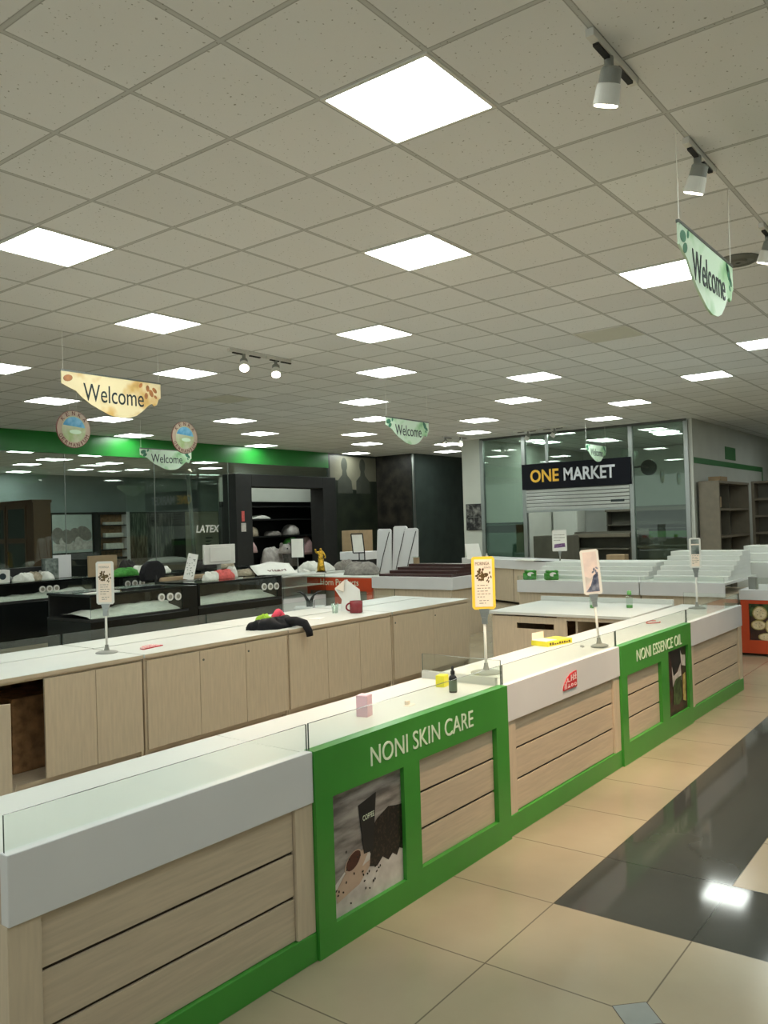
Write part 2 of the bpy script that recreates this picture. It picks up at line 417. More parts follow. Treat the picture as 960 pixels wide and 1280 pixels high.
# black L band: x>=bx0 & y in (by0-0.6, by0); x in (bx0, bx0+0.6) & y<by0-0.6
def fq(x0, x1, y0, y1, m): fl.add([(x0, y0, 0), (x1, y0, 0), (x1, y1, 0), (x0, y1, 0)], [(0, 1, 2, 3)], m)
fq(X0, X1, by0, Y1, 0); fq(X0, bx0, Y0, by0, 0); fq(bx0, X1, by0 - 0.6, by0, 1)
fq(bx0, bx0 + 0.6, Y0, by0 - 0.6, 1); fq(bx0 + 0.6, X1, Y0, by0 - 0.6, 0)
for (dx, dy) in ((2.766, 1.075), (2.766, -0.125), (1.566, 1.075), (1.566, -0.125)):
    d = 0.087; fl.add([(dx - d, dy, 0.0012), (dx, dy - d, 0.0012), (dx + d, dy, 0.0012), (dx, dy + d, 0.0012)], [(0, 1, 2, 3)], 2)
    for (a, b, c2, d2) in ((-d, 0, 0, -d), (0, -d, d, 0), (d, 0, 0, d), (0, d, -d, 0)):
        nx, ny = (a + c2), (b + d2); l = math.hypot(nx, ny); nx, ny = nx / l * 0.003, ny / l * 0.003
        fl.add([(dx + a, dy + b, 0.0015), (dx + c2, dy + d2, 0.0015), (dx + c2 + nx, dy + d2 + ny, 0.0015), (dx + a + nx, dy + b + ny, 0.0015)], [(0, 1, 2, 3)], 3)
fl.box(X0, X1, Y0, Y1, -0.1, -0.002, 0)
struct('floor', fl, ['floor', 'floorblack', 'floordot', 'groove'])
ce = MB(); ce.box(X0, X1, Y0, Y1, CEIL, CEIL + 0.1); struct('ceiling', ce, 'ceiling')

BY = 14.6      # glass partition line
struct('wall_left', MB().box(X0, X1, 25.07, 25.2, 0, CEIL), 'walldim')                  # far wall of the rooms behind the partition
struct('wall_right', MB().box(X0, X1, Y0 - 0.1, Y0, 0, CEIL), 'wall')
# wall behind the camera left out so added world light fills the hall
struct('wall_back', MB().box(X1, X1 + 0.1, Y0, Y1, 0, CEIL), 'wall')
struct('wall_bay', MB().box(19.0, 19.08, 13.36, 14.7, 0, CEIL), 'poster_brown')         # short return of the partition
struct('wall_corner', MB().box(19.0, 25.0, 13.3, 13.36, 0, CEIL), 'darkglass')
struct('trim_corner', MB().box(18.97, 19.02, 13.26, 13.31, 0, CEIL), 'steel')
struct('wall_shop', MB().box(17.2, 25.0, 5.1, 5.2, 0, CEIL), 'wall')                    # white wall right of the shopfront
struct('wall_pillar', MB().box(17.2, 25.0, 10.05, 10.58, 0, CEIL), 'wallgrey')
struct('wall_store', MB().box(23.2, 23.3, 5.2, 10.05, 0, CEIL), 'wall')
# glass partition with green band
struct('trim_band', MB().box(X0, 16.86, BY - 0.03, BY + 0.06, 3.27, CEIL), 'greendk')
struct('trim_foot', MB().box(X0, 13.29, BY - 0.03, BY + 0.06, 0, 0.12), 'blackm')
xs = [-5.0, 2.8, 4.9, 6.98, 9.08, 11.19, 13.29]
for i in range(len(xs) - 1):
    struct('window_%d' % (i + 1), MB().box(xs[i] + 0.004, xs[i + 1] - 0.004, BY, BY + 0.012, 0.12, 3.27), 'wallglass')
    struct('trim_%d' % (i + 1), MB().box(xs[i + 1] - 0.004, xs[i + 1] + 0.004, BY - 0.004, BY + 0.016, 0.12, 3.27), 'steel')
struct('window_7', MB().box(13.29, 16.86, BY, BY + 0.012, 3.02, 3.27), 'wallglass')
# black portal frame of the bedding shop
pf = MB(); pf.box(13.29, 13.8, BY - 0.25, BY + 0.2, 0, 3.0); pf.box(16.36, 16.88, BY - 0.25, BY + 0.2, 0, 3.0); pf.box(13.8, 16.36, BY - 0.25, BY + 0.2, 2.7, 3.0)
struct('trim_portal', pf, 'blackm', 0.01)
# poster panel beside the portal
pp = MB(); pp.box(16.88, 19.0, BY, BY + 0.06, 0, CEIL, 1)
w_ = BY
def fy(y): return T(0, y, 0) @ FY
pp.prism([(16.95, 2.95), (17.55, 2.95), (17.6, 2.72), (18.1, 2.7), (18.1, 2.95), (18.98, 2.95), (18.98, 3.62), (16.95, 3.62)], 0, 0.003, 0, fy(BY))
for cx in (17.55, 18.35):
    pp.ellipse(cx, 3.38, 0.13, 0.2, 0.003, 0.006, 2, fy(BY))
    pp.prism([(cx - 0.3, 2.6), (cx + 0.35, 2.6), (cx + 0.3, 2.95), (cx + 0.12, 3.1), (cx + 0.08, 3.25), (cx - 0.08, 3.25), (cx - 0.1, 3.1), (cx - 0.28, 2.95)], 0.003, 0.005, 2, fy(BY))
struct('wall_poster', pp, ['poster_beige', 'poster_dark', 'poster_sil'])
# storefront
SX = 17.2
posts = [5.22, 6.38, 8.91, 10.02]
for i, y in enumerate(posts):
    struct('trim_post.%03d' % i, MB().box(SX - 0.04, SX + 0.06, y - 0.045, y + 0.045, 0, CEIL - 0.03), 'steel', 0.004)
struct('trim_mullion', MB().box(SX - 0.02, SX + 0.04, 8.30, 8.36, 2.97, CEIL - 0.03), 'steel')
struct('trim_head', MB().box(SX - 0.04, SX + 0.06, 5.2, 10.05, CEIL - 0.05, CEIL - 0.001), 'steeldk')
struct('window_8', MB().box(SX, SX + 0.012, 8.955, 9.975, 0.05, CEIL - 0.05), 'storeglass')
struct('window_9', MB().box(SX, SX + 0.012, 5.265, 6.335, 0.05, CEIL - 0.05), 'storeglass')
struct('window_10', MB().box(SX, SX + 0.012, 6.425, 8.295, 2.97, CEIL - 0.05), 'storeglass')
struct('window_11', MB().box(SX, SX + 0.012, 8.365, 8.865, 2.97, CEIL - 0.05), 'storeglass')
struct('trim_film', MB().box(SX + 0.014, SX + 0.018, 8.96, 9.97, 0.05, 1.62, 0).box(SX + 0.013, SX + 0.017, 8.96, 9.97, 1.62, 1.66, 1).box(SX + 0.014, SX + 0.018, 8.96, 9.97, 1.42, 1.6, 2), ['frost', 'ink', 'film'])
# green stripe painted on the right wall
st = MB(); st.box(17.25, 23.1, 5.092, 5.0995, 2.76, 2.88); st.box(23.02, 23.1, 5.092, 5.0995, 0, 2.76)
struct('trim_stripe', st, 'grgreen')
struct('trim_square', MB().box(19.6, 20.47, 5.09, 5.0995, 2.94, 3.23), 'grgreen')

# ------------------------------------------------------------------ ceiling lights
light_pos = {}
for a in range(2, 30, 3):
    off = 2 if ((a - 2) // 3) % 2 == 0 else 0
    row = []
    for k in range(-5, 4):
        b = off + 5 * k
        row.append((1.681 + 0.6 * a + 0.3, 3.678 - 0.6 * b - 0.3))
    light_pos[a] = row
def make_ceiling_light(lit, label, group):
    t = thing('ceiling_light', label, 'ceiling light', (0, 0, 0), 0, group)
    fr = MB()
    for (x0, x1, y0, y1) in ((-0.297, 0.297, -0.297, -0.28), (-0.297, 0.297, 0.28, 0.297), (-0.297, -0.28, -0.28, 0.28), (0.28, 0.297, -0.28, 0.28)):
        fr.box(x0, x1, y0, y1, -0.008, 0)
    fr.build('frame', 'tbar', t)
    MB().box(-0.28, 0.28, -0.28, 0.28, -0.004, 0).build('diffuser', 'panel_on' if lit else 'panel_off', t)
    return t
def inview(x, y):
    d = Vector((x, y, CEIL - CAM_H)); z = d.dot(fw)
    if z < 0.3: return False
    u = 480 + F_PX * d.dot(r2) / z; v = 640 - F_PX * d.dot(u2) / z
    return -25 < u < 985 and -60 < v
ORD = ['first', 'second', 'third', 'fourth', 'fifth', 'sixth']
rown = ['row of ceiling panels closest to the camera', 'second ceiling row counted from the camera', 'third ceiling row counted from the camera', 'fourth ceiling row counted from the camera',
        'fifth ceiling row counted from the camera', 'sixth ceiling row counted from the camera', 'seventh ceiling row counted from the camera', 'eighth ceiling row counted from the camera', 'row over the shopfront']
OFF = {(11, 0), (11, -10)}
proto_on = proto_off = None
for ri, a in enumerate(sorted(light_pos)):
    vis = [(x, y) for (x, y) in light_pos[a] if inview(x, y) and y < 14.4 and not (x > 17.2 and y < 5.1) and not (x > 19 and y > 13.2) and not (x > 17.2 and y < 5.5) and not (x > 17.1 and 9.9 < y < 10.7) and x < 23]
    vis.sort(key=lambda p: -p[1])
    for i, (x, y) in enumerate(vis):
        b = round((3.678 - 0.3 - y) / 0.6); off_ = (a, b) in OFF
        if (a, b) == (23, 0): continue
        side = ORD[i] + ' from the left' if len(vis) > 1 else 'only one'
        if x > 17.2 and y < 10:
            lab = 'lit square panel %d behind the shopfront glass'
            lab = 'lit square ceiling panel inside the glass shop, ' + side + ' of its row'
        elif off_: lab = 'switched off blank square panel, ' + side + ' in the ' + rown[ri]
        else: lab = 'glowing white square panel, ' + side + ' in the ' + rown[min(ri, 8)]
        lab = ' '.join(lab.split()[:16])
        if off_:
            o = make_ceiling_light(False, lab, 'square ceiling panels') if proto_off is None else copy_tree(proto_off)
            proto_off = proto_off or o
        else:
            o = make_ceiling_light(True, lab, 'square ceiling panels') if proto_on is None else copy_tree(proto_on)
            proto_on = proto_on or o
        o.location = (x, y, CEIL); o['label'] = lab
# panels added out of view to brighten the room, then those behind the partition
for (x, y) in ((4.98, 0.38), (6.78, -0.82), (3.18, -0.82), (1.38, 0.38), (1.38, 3.38), (1.38, 6.38), (-0.42, 2.18), (8.58, 0.38), (10.38, -0.82), (3.18, 8.18), (12.18, 0.38), (13.98, 2.18), (15.9, 1.6), (18.6, 2.5), (21.5, 3.0)):
    o = copy_tree(proto_on); o.location = (x, y, CEIL); o['label'] = 'added glowing ceiling panel out of view, brightening the room'; o['group'] = 'added panels out of view'
for (x, y, l) in ((10.35, 18.3, 'lit square panel seen through the partition, closest above the brown wardrobe'), (12.0, 19.9, 'lit square panel behind the partition, second one right of the wardrobe top'),
                  (12.3, 21.6, 'lit square panel behind the partition, lower of two over the wardrobe'), (13.5, 24.2, 'lit square panel behind the partition, lowest at the far left wall'),
                  (12.2, 18.3, 'lit square panel behind the partition, just under the green band near the left round sign'), (13.97, 20.2, 'lit square panel behind the partition above the linen shelves'),
                  (14.6, 22.6, 'lit square panel deep behind the partition above the bedroom picture'), (16.1, 21.85, 'lit square panel behind the partition beside the small green welcome sign'),
                  (16.1, 18.65, 'lit square panel behind the partition, upper one left of the black portal'), (17.7, 20.25, 'lit square panel behind the partition, lower one left of the black portal'),
                  (15.9, 15.6, 'added square panel just inside the portal, brightening the bedding shop'), (17.6, 15.6, 'added square panel near the silhouette poster, brightening the bedding shop')):  # these two are added unseen to brighten the bedding inside the portal
    o = copy_tree(proto_on); o.location = (x, y, CEIL); o['label'] = l
for (x, y, l) in ((19.98, 8.18, 'lit square panel deep inside the shop, further from the pillar'), (19.98, 6.5, 'lit square panel deep inside the shop, nearer the white side wall')):
    o = copy_tree(proto_on); o.location = (x, y, CEIL); o['label'] = l

# ------------------------------------------------------------------ track spots
def make_track_head(label, loc, aim, lit=True, rail=0.5, along='x', power=SPOT_POWER):
    t = thing('track_spotlight', label, 'spotlight', loc, 0 if along == 'x' else R(90), 'track spotlights')
    MB().box(-rail / 2, rail / 2, -0.018, 0.018, -0.034, 0).build('rail', 'whitep', t, 0.003)
    MB().box(-rail / 2 + 0.06, -rail / 2 + 0.2, -0.012, 0.012, -0.046, -0.034).build('adaptor', 'blackm', t); MB().box(0.04, 0.2, -0.012, 0.012, -0.046, -0.034).build('adaptor', 'blackm', t)
    d = (Vector(aim) - Vector(loc)); 
    if along != 'x': d = Matrix.Rotation(R(-90), 3, 'Z') @ d
    d.normalize()
    rot = Vector((0, 0, -1)).rotation_difference(d).to_matrix().to_4x4()
    X = T(-0.05, 0, -0.135) @ rot
    arm = MB(); arm.tube([(-0.05, 0, -0.034), (-0.05, 0.0, -0.10)], 0.02, 10)
    arm.tube([(-0.05, 0, -0.085), (-0.05 + 0.055, 0.02, -0.11), (-0.05 + 0.05, 0.02, -0.17)], 0.011, 8); arm.build('arm', 'greyp', t, smooth=True)
    bd = MB(); bd.lathe([(0.036, 0.055), (0.044, 0.045), (0.046, -0.01)], 24, 0, X); bd.lathe([(0.046, -0.01), (0.05, -0.015), (0.055, -0.088), (0.053, -0.093)], 24, 1, X)
    bd.build('lamp_body', ['greyp', 'whitep'], t, smooth=False)
    MB().lathe([(0.049, -0.092), (0.0495, -0.097)], 24, 0, X).build('lens', 'lamp_on' if lit else 'panel_off', t)
    if lit and power:
        ld = bpy.data.lights.new('lamp', 'SPOT'); ld.energy = power; ld.color = (1.0, 0.70, 0.46); ld.spot_size = R(62); ld.spot_blend = 0.6; ld.shadow_soft_size = 0.04
        lo = bpy.data.objects.new('lamp', ld); C.objects.link(lo); lo.parent = t
        lo.matrix_local = X @ T(0, 0, -0.11)
    return t
TY = 1.285
make_track_head('white track spotlight nearest the camera on the ceiling', (3.42, TY, CEIL), (4.2, 2.3, 0.6))
make_track_head('white track spotlight directly above the green hanging welcome sign', (4.66, TY, CEIL), (5.2, 2.4, 0.6))
make_track_head('white track spotlight cut off by the photo edge beyond the welcome sign', (6.3, TY, CEIL), (6.7, 2.35, 0.6))
make_track_head('small lit spotlight, left one of the pair over the brown welcome sign side', (6.45, 6.72, CEIL), (4.6, 4.7, 0.8), rail=0.55, power=110)
make_track_head('small lit spotlight, right one of the pair beside the brown welcome sign', (6.95, 6.72, CEIL), (5.4, 5.2, 0.8), rail=0.4, power=110)
make_track_head('tiny lit spotlight near the pillar, left of a close pair', (15.95, 10.2, CEIL), (13.5, 9.8, 0.8), rail=0.3, power=40)
make_track_head('tiny lit spotlight near the pillar, right of a close pair', (16.2, 9.95, CEIL), (14, 9.0, 0.8), rail=0.3, power=40)
make_track_head('unlit spotlight over the shopfront, the one nearer the pillar', (16.35, 8.4, CEIL), (16.3, 9.2, 2.5), False, 0.6, 'y')
make_track_head('unlit spotlight over the shopfront, the one nearer its middle', (16.3, 7.75, CEIL), (16.0, 8.6, 2.5), False, 0.6, 'y')
v = tag(MB().lathe([(0.16, -0.001), (0.16, -0.012), (0.12, -0.03), (0.11, -0.014), (0.07, -0.012), (0.06, -0.03), (0.02, -0.03), (0.0201, -0.012)], 28).build('air_vent', 'vent', loc=(6.8, 1.62, CEIL), smooth=False),
        'round grey ceiling vent behind the green welcome sign', 'vent')

# ------------------------------------------------------------------ hanging signs
SIGN_POLY = [(0, 0), (1, 0), (1, -.135), (.975, -.15), (.955, -.20), (.925, -.215), (.90, -.195), (.86, -.215), (.80, -.27), (.73, -.32), (.65, -.345), (.55, -.352), (.45, -.335), (.36, -.30), (.27, -.26), (.19, -.21), (.13, -.16), (.06, -.135), (0, -.11)]
def welcome_sign(name, label, x, y, z, wd, style, drop=1.0):
    t = thing(name, label, 'hanging sign', (x, y, z), 0, 'welcome signs hanging from the ceiling')
    poly = [(p[0] * wd, p[1] * wd * drop) for p in SIGN_POLY]
    bd = MB(); bd.prism(poly, -0.006, 0.006, 0, FY)
    dk = 1
    if style == 'green':
        spots = ((.03, -.05, .05), (.06, -.10, .04), (.93, -.05, .05), (.97, -.09, .035), (.90, -.02, .03), (.12, -.02, .025), (.95, -.13, .02))
    else:
        spots = ((.88, -.05, .03), (.92, -.09, .035), (.96, -.06, .03), (.86, -.12, .03), (.80, -.03, .025), (.97, -.12, .02), (.03, -.05, .045))
    for (a, b, r) in spots:
        bd.ellipse(a * wd * 0.94 + 0.03 * wd, (b - 0.01) * wd * drop, r * wd, r * 0.62 * wd, 0.006, 0.0072, 1, FY, 14, rot=a * 9)
    bd.build('board', ['leaf' + style, 'leafdark' if style == 'green' else 'leafrust'], t)
    MB().box(-0.004, wd + 0.004, -0.009, 0.009, -0.008, 0.008).build('top_rail', 'steeldk', t)
    text('lettering', 'Welcome', T(0.20 * wd, 0, -0.235 * wd * drop) @ FY @ T(0, 0, 0.0075), 0.61 * wd, 0.15 * wd * drop, 'ink', t, 0.002)
    for sx in (0.02, wd - 0.02):
        MB().tube([(sx, 0, 0.005), (sx, 0, CEIL - z)], 0.0022, 6).build('string', 'whitep', t)
    return t
welcome_sign('welcome_sign', 'green leafy hanging welcome sign below the track spotlights', 4.275, 1.30, 3.2, 1.02, 'green', 1.05)
welcome_sign('welcome_sign', 'brown autumn coloured hanging welcome sign', 4.51, 7.27, 3.294, 1.17, 'brown')
welcome_sign('welcome_sign', 'green hanging welcome sign in front of the green band', 9.04, 12.173, 3.18, 1.14, 'green', 0.9)
welcome_sign('welcome_sign', 'green hanging welcome sign in the middle of the room', 9.2, 6.877, 3.20, 1.06, 'green', 0.95)
welcome_sign('welcome_sign', 'green hanging welcome sign in front of the shop sign', 15.75, 6.767, 3.21, 1.04, 'green', 0.95)

def roundel(label, x, y, z, r):
    t = thing('round_sign', label, 'hanging sign', (x, y, z), 0, 'round hanging signs')
    d = MB()
    d.ellipse(0, 0, r, r, -0.006, 0.006, 0, FY, 40); d.ellipse(0, 0, r * 0.97, r * 0.97, 0.006, 0.0075, 1, FY, 40)
    d.ellipse(0, 0, r * 0.70, r * 0.70, 0.0075, 0.009, 2, FY, 36)
    d.prism([(r * 0.66 * math.cos(R(a)), r * 0.66 * math.sin(R(a)) + 0.0) for a in range(8, 173, 11)], 0.009, 0.0105, 3, FY)
    d.ellipse(0.02, -0.03, r * 0.35, r * 0.12, 0.009, 0.0105, 4, FY, 18)
    d.build('disc', ['maroonink', 'tan', 'meadow', 'sky', 'leafgreen'], t)
    for word, a0, a1, flip in (('KENKA', 140, 40, 1), ('GERMANIUM', 205, 335, -1)):
        n = len(word)
        for i, ch in enumerate(word):
            a = R(a0 + (a1 - a0) * i / (n - 1)); rr = r * 0.84
            rot = a - R(90) if flip > 0 else a + R(90)
            h = r * 0.2; wl = r * (0.17 if ch not in 'I' else 0.05)
            X = FY @ T(rr * math.cos(a), rr * math.sin(a), 0.0078) @ RZ(rot) @ T(-wl / 2, -h / 2, 0)
            text('lettering', ch, X, wl, h, 'maroonink', t, 0.002)
    for sx in (-0.05, 0.05):
        MB().tube([(sx, 0, r - 0.01), (sx, 0, CEIL - z)], 0.0012, 5).build('string', 'whitep', t)
    return t
roundel('round hanging sign below the brown welcome sign', 5.73, 9.0, 2.97, 0.228)
roundel('round hanging sign overlapping the green sign before the green band', 7.42, 9.0, 2.98, 0.222)

# ------------------------------------------------------------------ front row of counters
CA = -math.atan(0.0193)
def on_row(s): return (s, 2.2774 - 0.0193 * s, 0)
BAND = (0.617, 0.817)
def slats(x0, x1, z0, z1, y, t):
    MB().box(x0, x1, y + 0.008, y + 0.016, z0, z1).build('slat_backing', 'groove', t)
    h = (z1 - z0 - 0.024) / 3
    for i in range(3):
        za = z0 + i * (h + 0.012)
        MB().box(x0 + 0.003, x1 - 0.003, y - 0.004, y + 0.008, za, za + h).build('slat', 'wood', t, 0.002)
def counter_base(label, s, wd, name='display_counter', end_l=False, end_r=False, depth=0.56):
    t = thing(name, label, 'counter', on_row(s), CA, 'counters of the front row')
    cb = MB(); cb.box(0.002, wd - 0.002, 0.034, depth - 0.01, 0.06, 0.77); cb.build('carcass', 'woodv', t)
    tp = MB(); tp.box(0.0, wd - 0.003, 0.03, depth, 0.775, 0.806); tp.build('top', 'white', t, 0.002)
    pane(0.006, wd - 0.006, 0.012, 0, 0.815, 0.922, 'glass_pane', t)
    if end_l: pane(0.004, 0, 0.02, depth - 0.02, 0.806, 0.922, 'end_glass', t, axis='x')
    if end_r: pane(wd - 0.012, 0, 0.02, depth - 0.02, 0.806, 0.922, 'end_glass', t, axis='x')
    return t
def white_counter(label, s, wd, **k):
    t = counter_base(label, s, wd, **k)
    MB().box(0, wd - 0.002, -0.012, 0.03, BAND[0], BAND[1]).build('fascia', 'fascia', t, 0.003)
    MB().box(0, wd - 0.002, -0.008, 0.034, 0.0, 0.112).build('plinth', 'green', t, 0.003)
    for a, b in ((0.0, 0.1), (wd - 0.1, wd - 0.002)):
        MB().box(a, b, -0.004, 0.034, 0.112, 0.617).build('stile', 'woodv', t, 0.002)
    slats(0.1, wd - 0.1, 0.114, 0.615, 0.014, t)
    return t
def green_counter(label, s, wd, openings, words, tx, tw, **k):
    t = counter_base(label, s, wd, **k)
    xs = [0.0] + [v for o in openings for v in o[:2]] + [wd - 0.002]
    fr = MB(); zt = max(o[3] for o in openings); zb = min(o[2] for o in openings)
    fr.box(0, wd - 0.002, -0.02, 0.012, zt, 0.817); fr.box(0, wd - 0.002, -0.02, 0.012, 0.0, zb)
    for i in range(0, len(xs), 2): fr.box(xs[i], xs[i + 1], -0.02, 0.012, zb, zt)
    for (a, b, z0, z1, kind) in openings:
        if z1 < zt - 1e-4: fr.box(a, b, -0.02, 0.012, z1, zt)
        if z0 > zb + 1e-4: fr.box(a, b, -0.02, 0.012, zb, z0)
    fr.build('front_frame', 'green', t)
    MB().box(0, wd - 0.002, 0.026, 0.034, 0.0, 0.817).box(0, wd - 0.002, 0.012, 0.026, 0.0, zb).box(0, wd - 0.002, 0.012, 0.026, zt, 0.817).build('backing', 'green', t)
    text('lettering', words, T(tx, -0.02, 0.674) @ FY, tw, 0.082, 'letter', t, 0.003)
    return t

# 1: nearest white counter
c1 = white_counter('white and beige slatted counter nearest the camera, at the frame corner', 1.19, 1.232, end_l=False)
# crumbs of dried glue on its glass are left to the surface

# 2: NONI SKIN CARE
c2 = green_counter('green counter reading NONI SKIN CARE with coffee poster', 2.422, 1.512,
                   [(0.1, 0.575, 0.112, 0.615, 'p'), (0.695, 1.385, 0.125, 0.617, 's')], 'NONI SKIN CARE', 0.345, 0.815)
slats(0.695, 1.385, 0.125, 0.617, 0.008, c2)
ps = MB(); X = T(0, 0.004, 0) @ FY
ps.prism([(0.1, 0.112), (0.575, 0.112), (0.575, 0.615), (0.1, 0.615)], 0, 0.003, 0, X)
ps.prism([(0.1, 0.112), (0.575, 0.112), (0.575, 0.33), (0.42, 0.36), (0.3, 0.32), (0.2, 0.29), (0.1, 0.235)], 0.003, 0.004, 1, X)
bean = [(0.34, 0.25), (0.35, 0.30), (0.33, 0.335), (0.36, 0.40), (0.40, 0.435), (0.44, 0.45), (0.48, 0.465), (0.53, 0.455), (0.575, 0.45), (0.575, 0.25), (0.55, 0.262), (0.53, 0.235), (0.50, 0.255), (0.47, 0.235), (0.43, 0.262), (0.39, 0.235)]
ps.prism(bean, 0.004, 0.0055, 2, X)
ps.prism([(0.275, 0.525), (0.395, 0.55), (0.365, 0.31), (0.305, 0.315)], 0.0055, 0.007, 3, X)
ps.prism([(0.12, 0.215), (0.18, 0.27), (0.30, 0.335), (0.33, 0.31), (0.29, 0.265), (0.37, 0.285), (0.36, 0.265), (0.27, 0.20), (0.22, 0.19), (0.13, 0.17)], 0.004, 0.005, 4, X)
ps.ellipse(0.235, 0.305, 0.06, 0.036, 0.005, 0.006, 4, X, 20, 0.5); ps.ellipse(0.235, 0.309, 0.05, 0.03, 0.006, 0.007, 5, X, 20, 0.5)
rb = random.Random(3)
for i in range(26):
    ps.ellipse(rb.uniform(0.12, 0.42), rb.uniform(0.14, 0.24) if i % 3 else rb.uniform(0.2, 0.36), 0.006, 0.004, 0.007, 0.0075, 2, X, 8, rb.uniform(0, 3))
ps.build('poster', ['photo_grey', 'photo_pale', 'photo_bean', 'photo_black', 'photo_wood', 'photo_powder'], c2)
text('lettering', 'COFFEE', T(0.302, 0.004 - 0.0072, 0.452) @ FY @ RZ(R(2)), 0.076, 0.022, 'letter', c2, 0.0005)
for k, zz in enumerate((0.43, 0.42, 0.40)): pass

# 3: middle white counter with red emblem
c3 = white_counter('white and beige counter with red emblem, between the green ones', 3.937, 1.536)
MB().box(0.005, 0.03, 0.06, 0.55, 0.806, 0.848).build('end_upstand', 'white', c3)
pane(0.012, 0, 0.03, 0.55, 0.848, 0.945, 'end_glass', c3, axis='x')
def emblem(parent, X, wd, hh):
    e = MB()
    e.prism([(0, 0), (wd, 0), (wd, hh), (wd * .8, hh * .98), (wd * .55, hh * .9), (wd * .3, hh * .7), (wd * .1, hh * .4), (0, hh * .12)], 0, 0.006, 0, X)
    L_ = 0.006
    def seg(a, b, c, d): e.prism([(wd * a, hh * b), (wd * c, hh * b), (wd * c, hh * d), (wd * a, hh * d)], L_, L_ + 0.002, 1, X)
    # stylised white strokes
    seg(.07, .08, .11, .42); seg(.18, .08, .22, .55); seg(.30, .10, .48, .18); seg(.36, .18, .40, .32)
    seg(.28, .45, .34, .68); seg(.34, .45, .48, .50); seg(.54, .46, .60, .82); seg(.62, .62, .70, .67); seg(.70, .46, .75, .86); seg(.80, .50, .95, .56); seg(.80, .68, .95, .74); seg(.86, .50, .90, .90)
    for cx in (.62, .86):
        for k in range(8):
            a0, a1 = R(45 * k), R(45 * k + 45)
            P = [(wd * cx + wd * .085 * math.cos(a0), hh * .20 + hh * .11 * math.sin(a0)), (wd * cx + wd * .085 * math.cos(a1), hh * .20 + hh * .11 * math.sin(a1)),
                 (wd * cx + wd * .045 * math.cos(a1), hh * .20 + hh * .055 * math.sin(a1)), (wd * cx + wd * .045 * math.cos(a0), hh * .20 + hh * .055 * math.sin(a0))]
            e.prism(P, L_, L_ + 0.002, 1, X)
    return e.build('emblem', ['red', 'redlet'], parent)
emblem(c3, T(0.665, -0.0125, 0.668) @ FY, 0.185, 0.098)

# 4: NONI ESSENCE OIL
c4 = green_counter('green counter reading NONI ESSENCE OIL with tall dark poster', 5.475, 1.458,
                   [(0.1, 0.76, 0.145, 0.605, 's'), (0.915, 1.375, 0.14, 0.652, 'p')], 'NONI ESSENCE OIL', 0.28, 0.945)
slats(0.1, 0.76, 0.145, 0.605, 0.008, c4)
ps = MB(); X = T(0, 0.004, 0) @ FY
ps.prism([(0.915, 0.14), (1.375, 0.14), (1.375, 0.652), (0.915, 0.652)], 0, 0.003, 0, X)
ps.prism([(1.0, 0.652), (1.27, 0.652), (1.27, 0.52), (1.18, 0.50), (1.08, 0.43), (1.05, 0.5)], 0.003, 0.004, 1, X)
ps.prism([(1.04, 0.52), (1.07, 0.44), (1.17, 0.46), (1.24, 0.52), (1.25, 0.38), (1.2, 0.42), (1.1, 0.40), (1.05, 0.36)], 0.004, 0.005, 2, X)
ps.prism([(1.24, 0.62), (1.27, 0.58), (1.35, 0.57), (1.35, 0.48), (1.26, 0.5)], 0.004, 0.005, 2, X)
ps.prism([(1.06, 0.36), (1.12, 0.41), (1.24, 0.42), (1.24, 0.24), (1.18, 0.2), (1.05, 0.22)], 0.005, 0.006, 3, X)
ps.prism([(0.915, 0.36), (1.0, 0.34), (1.02, 0.25), (0.915, 0.22)], 0.004, 0.005, 4, X)
ps.prism([(1.28, 0.42), (1.34, 0.43), (1.34, 0.2), (1.27, 0.22)], 0.005, 0.006, 5, X)
ps.build('poster', ['photo_dark', 'photo_black', 'photo_pale', 'photo_green', 'photo_powder', 'photo_rind'], c4)

# 5: far white counter
c5 = white_counter('white and beige slatted counter at the far end of the front row', 6.935, 1.528, end_r=True)

# ------------------------------------------------------------------ table-top sign holders
def sign_holder(label, loc, rotz, z_bot, h, wd, frame, face, art, base_r=0.085, pole='whitep', pivot=0, cat='sign'):
    t = thing('sign_holder', label, cat, loc, rotz, 'table sign holders')
    MB().lathe([(base_r, 0), (base_r, 0.006), (base_r * .8, 0.012), (0.02, 0.02), (0.013, 0.045), (0.0129, 0.06)], 28).build('base', 'greyp', t, smooth=False)
    MB().tube([(0, 0, 0.04), (0, 0, z_bot - 0.05)], 0.0085, 10).build('pole', pole, t, smooth=True)
    cl = MB(); cl.box(-0.016, 0.016, -0.014, 0.014, z_bot - 0.085, z_bot - 0.045); cl.prism([(-0.018, z_bot - 0.05), (0.018, z_bot - 0.05), (0.032, z_bot + 0.004), (-0.032, z_bot + 0.004)], -0.008, 0.008, 0, FY)
    cl.build('clip', 'steel', t)
    bd = MB()
    q = 0.012
    P = [(-wd / 2 + q, z_bot), (wd / 2 - q, z_bot), (wd / 2, z_bot + q), (wd / 2, z_bot + h - q), (wd / 2 - q, z_bot + h), (-wd / 2 + q, z_bot + h), (-wd / 2, z_bot + h - q), (-wd / 2, z_bot + q)]
    bd.prism(P, -0.006, 0.006, 0, FY); bd.build('frame', frame, t)
    m = 0.016
    sh = MB(); sh.prism([(-wd / 2 + m, z_bot + m), (wd / 2 - m, z_bot + m), (wd / 2 - m, z_bot + h - m), (-wd / 2 + m, z_bot + h - m)], 0.006, 0.0075, 0, FY)
    art(sh, wd, z_bot, h)
    sh.build('printed_sheet', face, t)
    return t
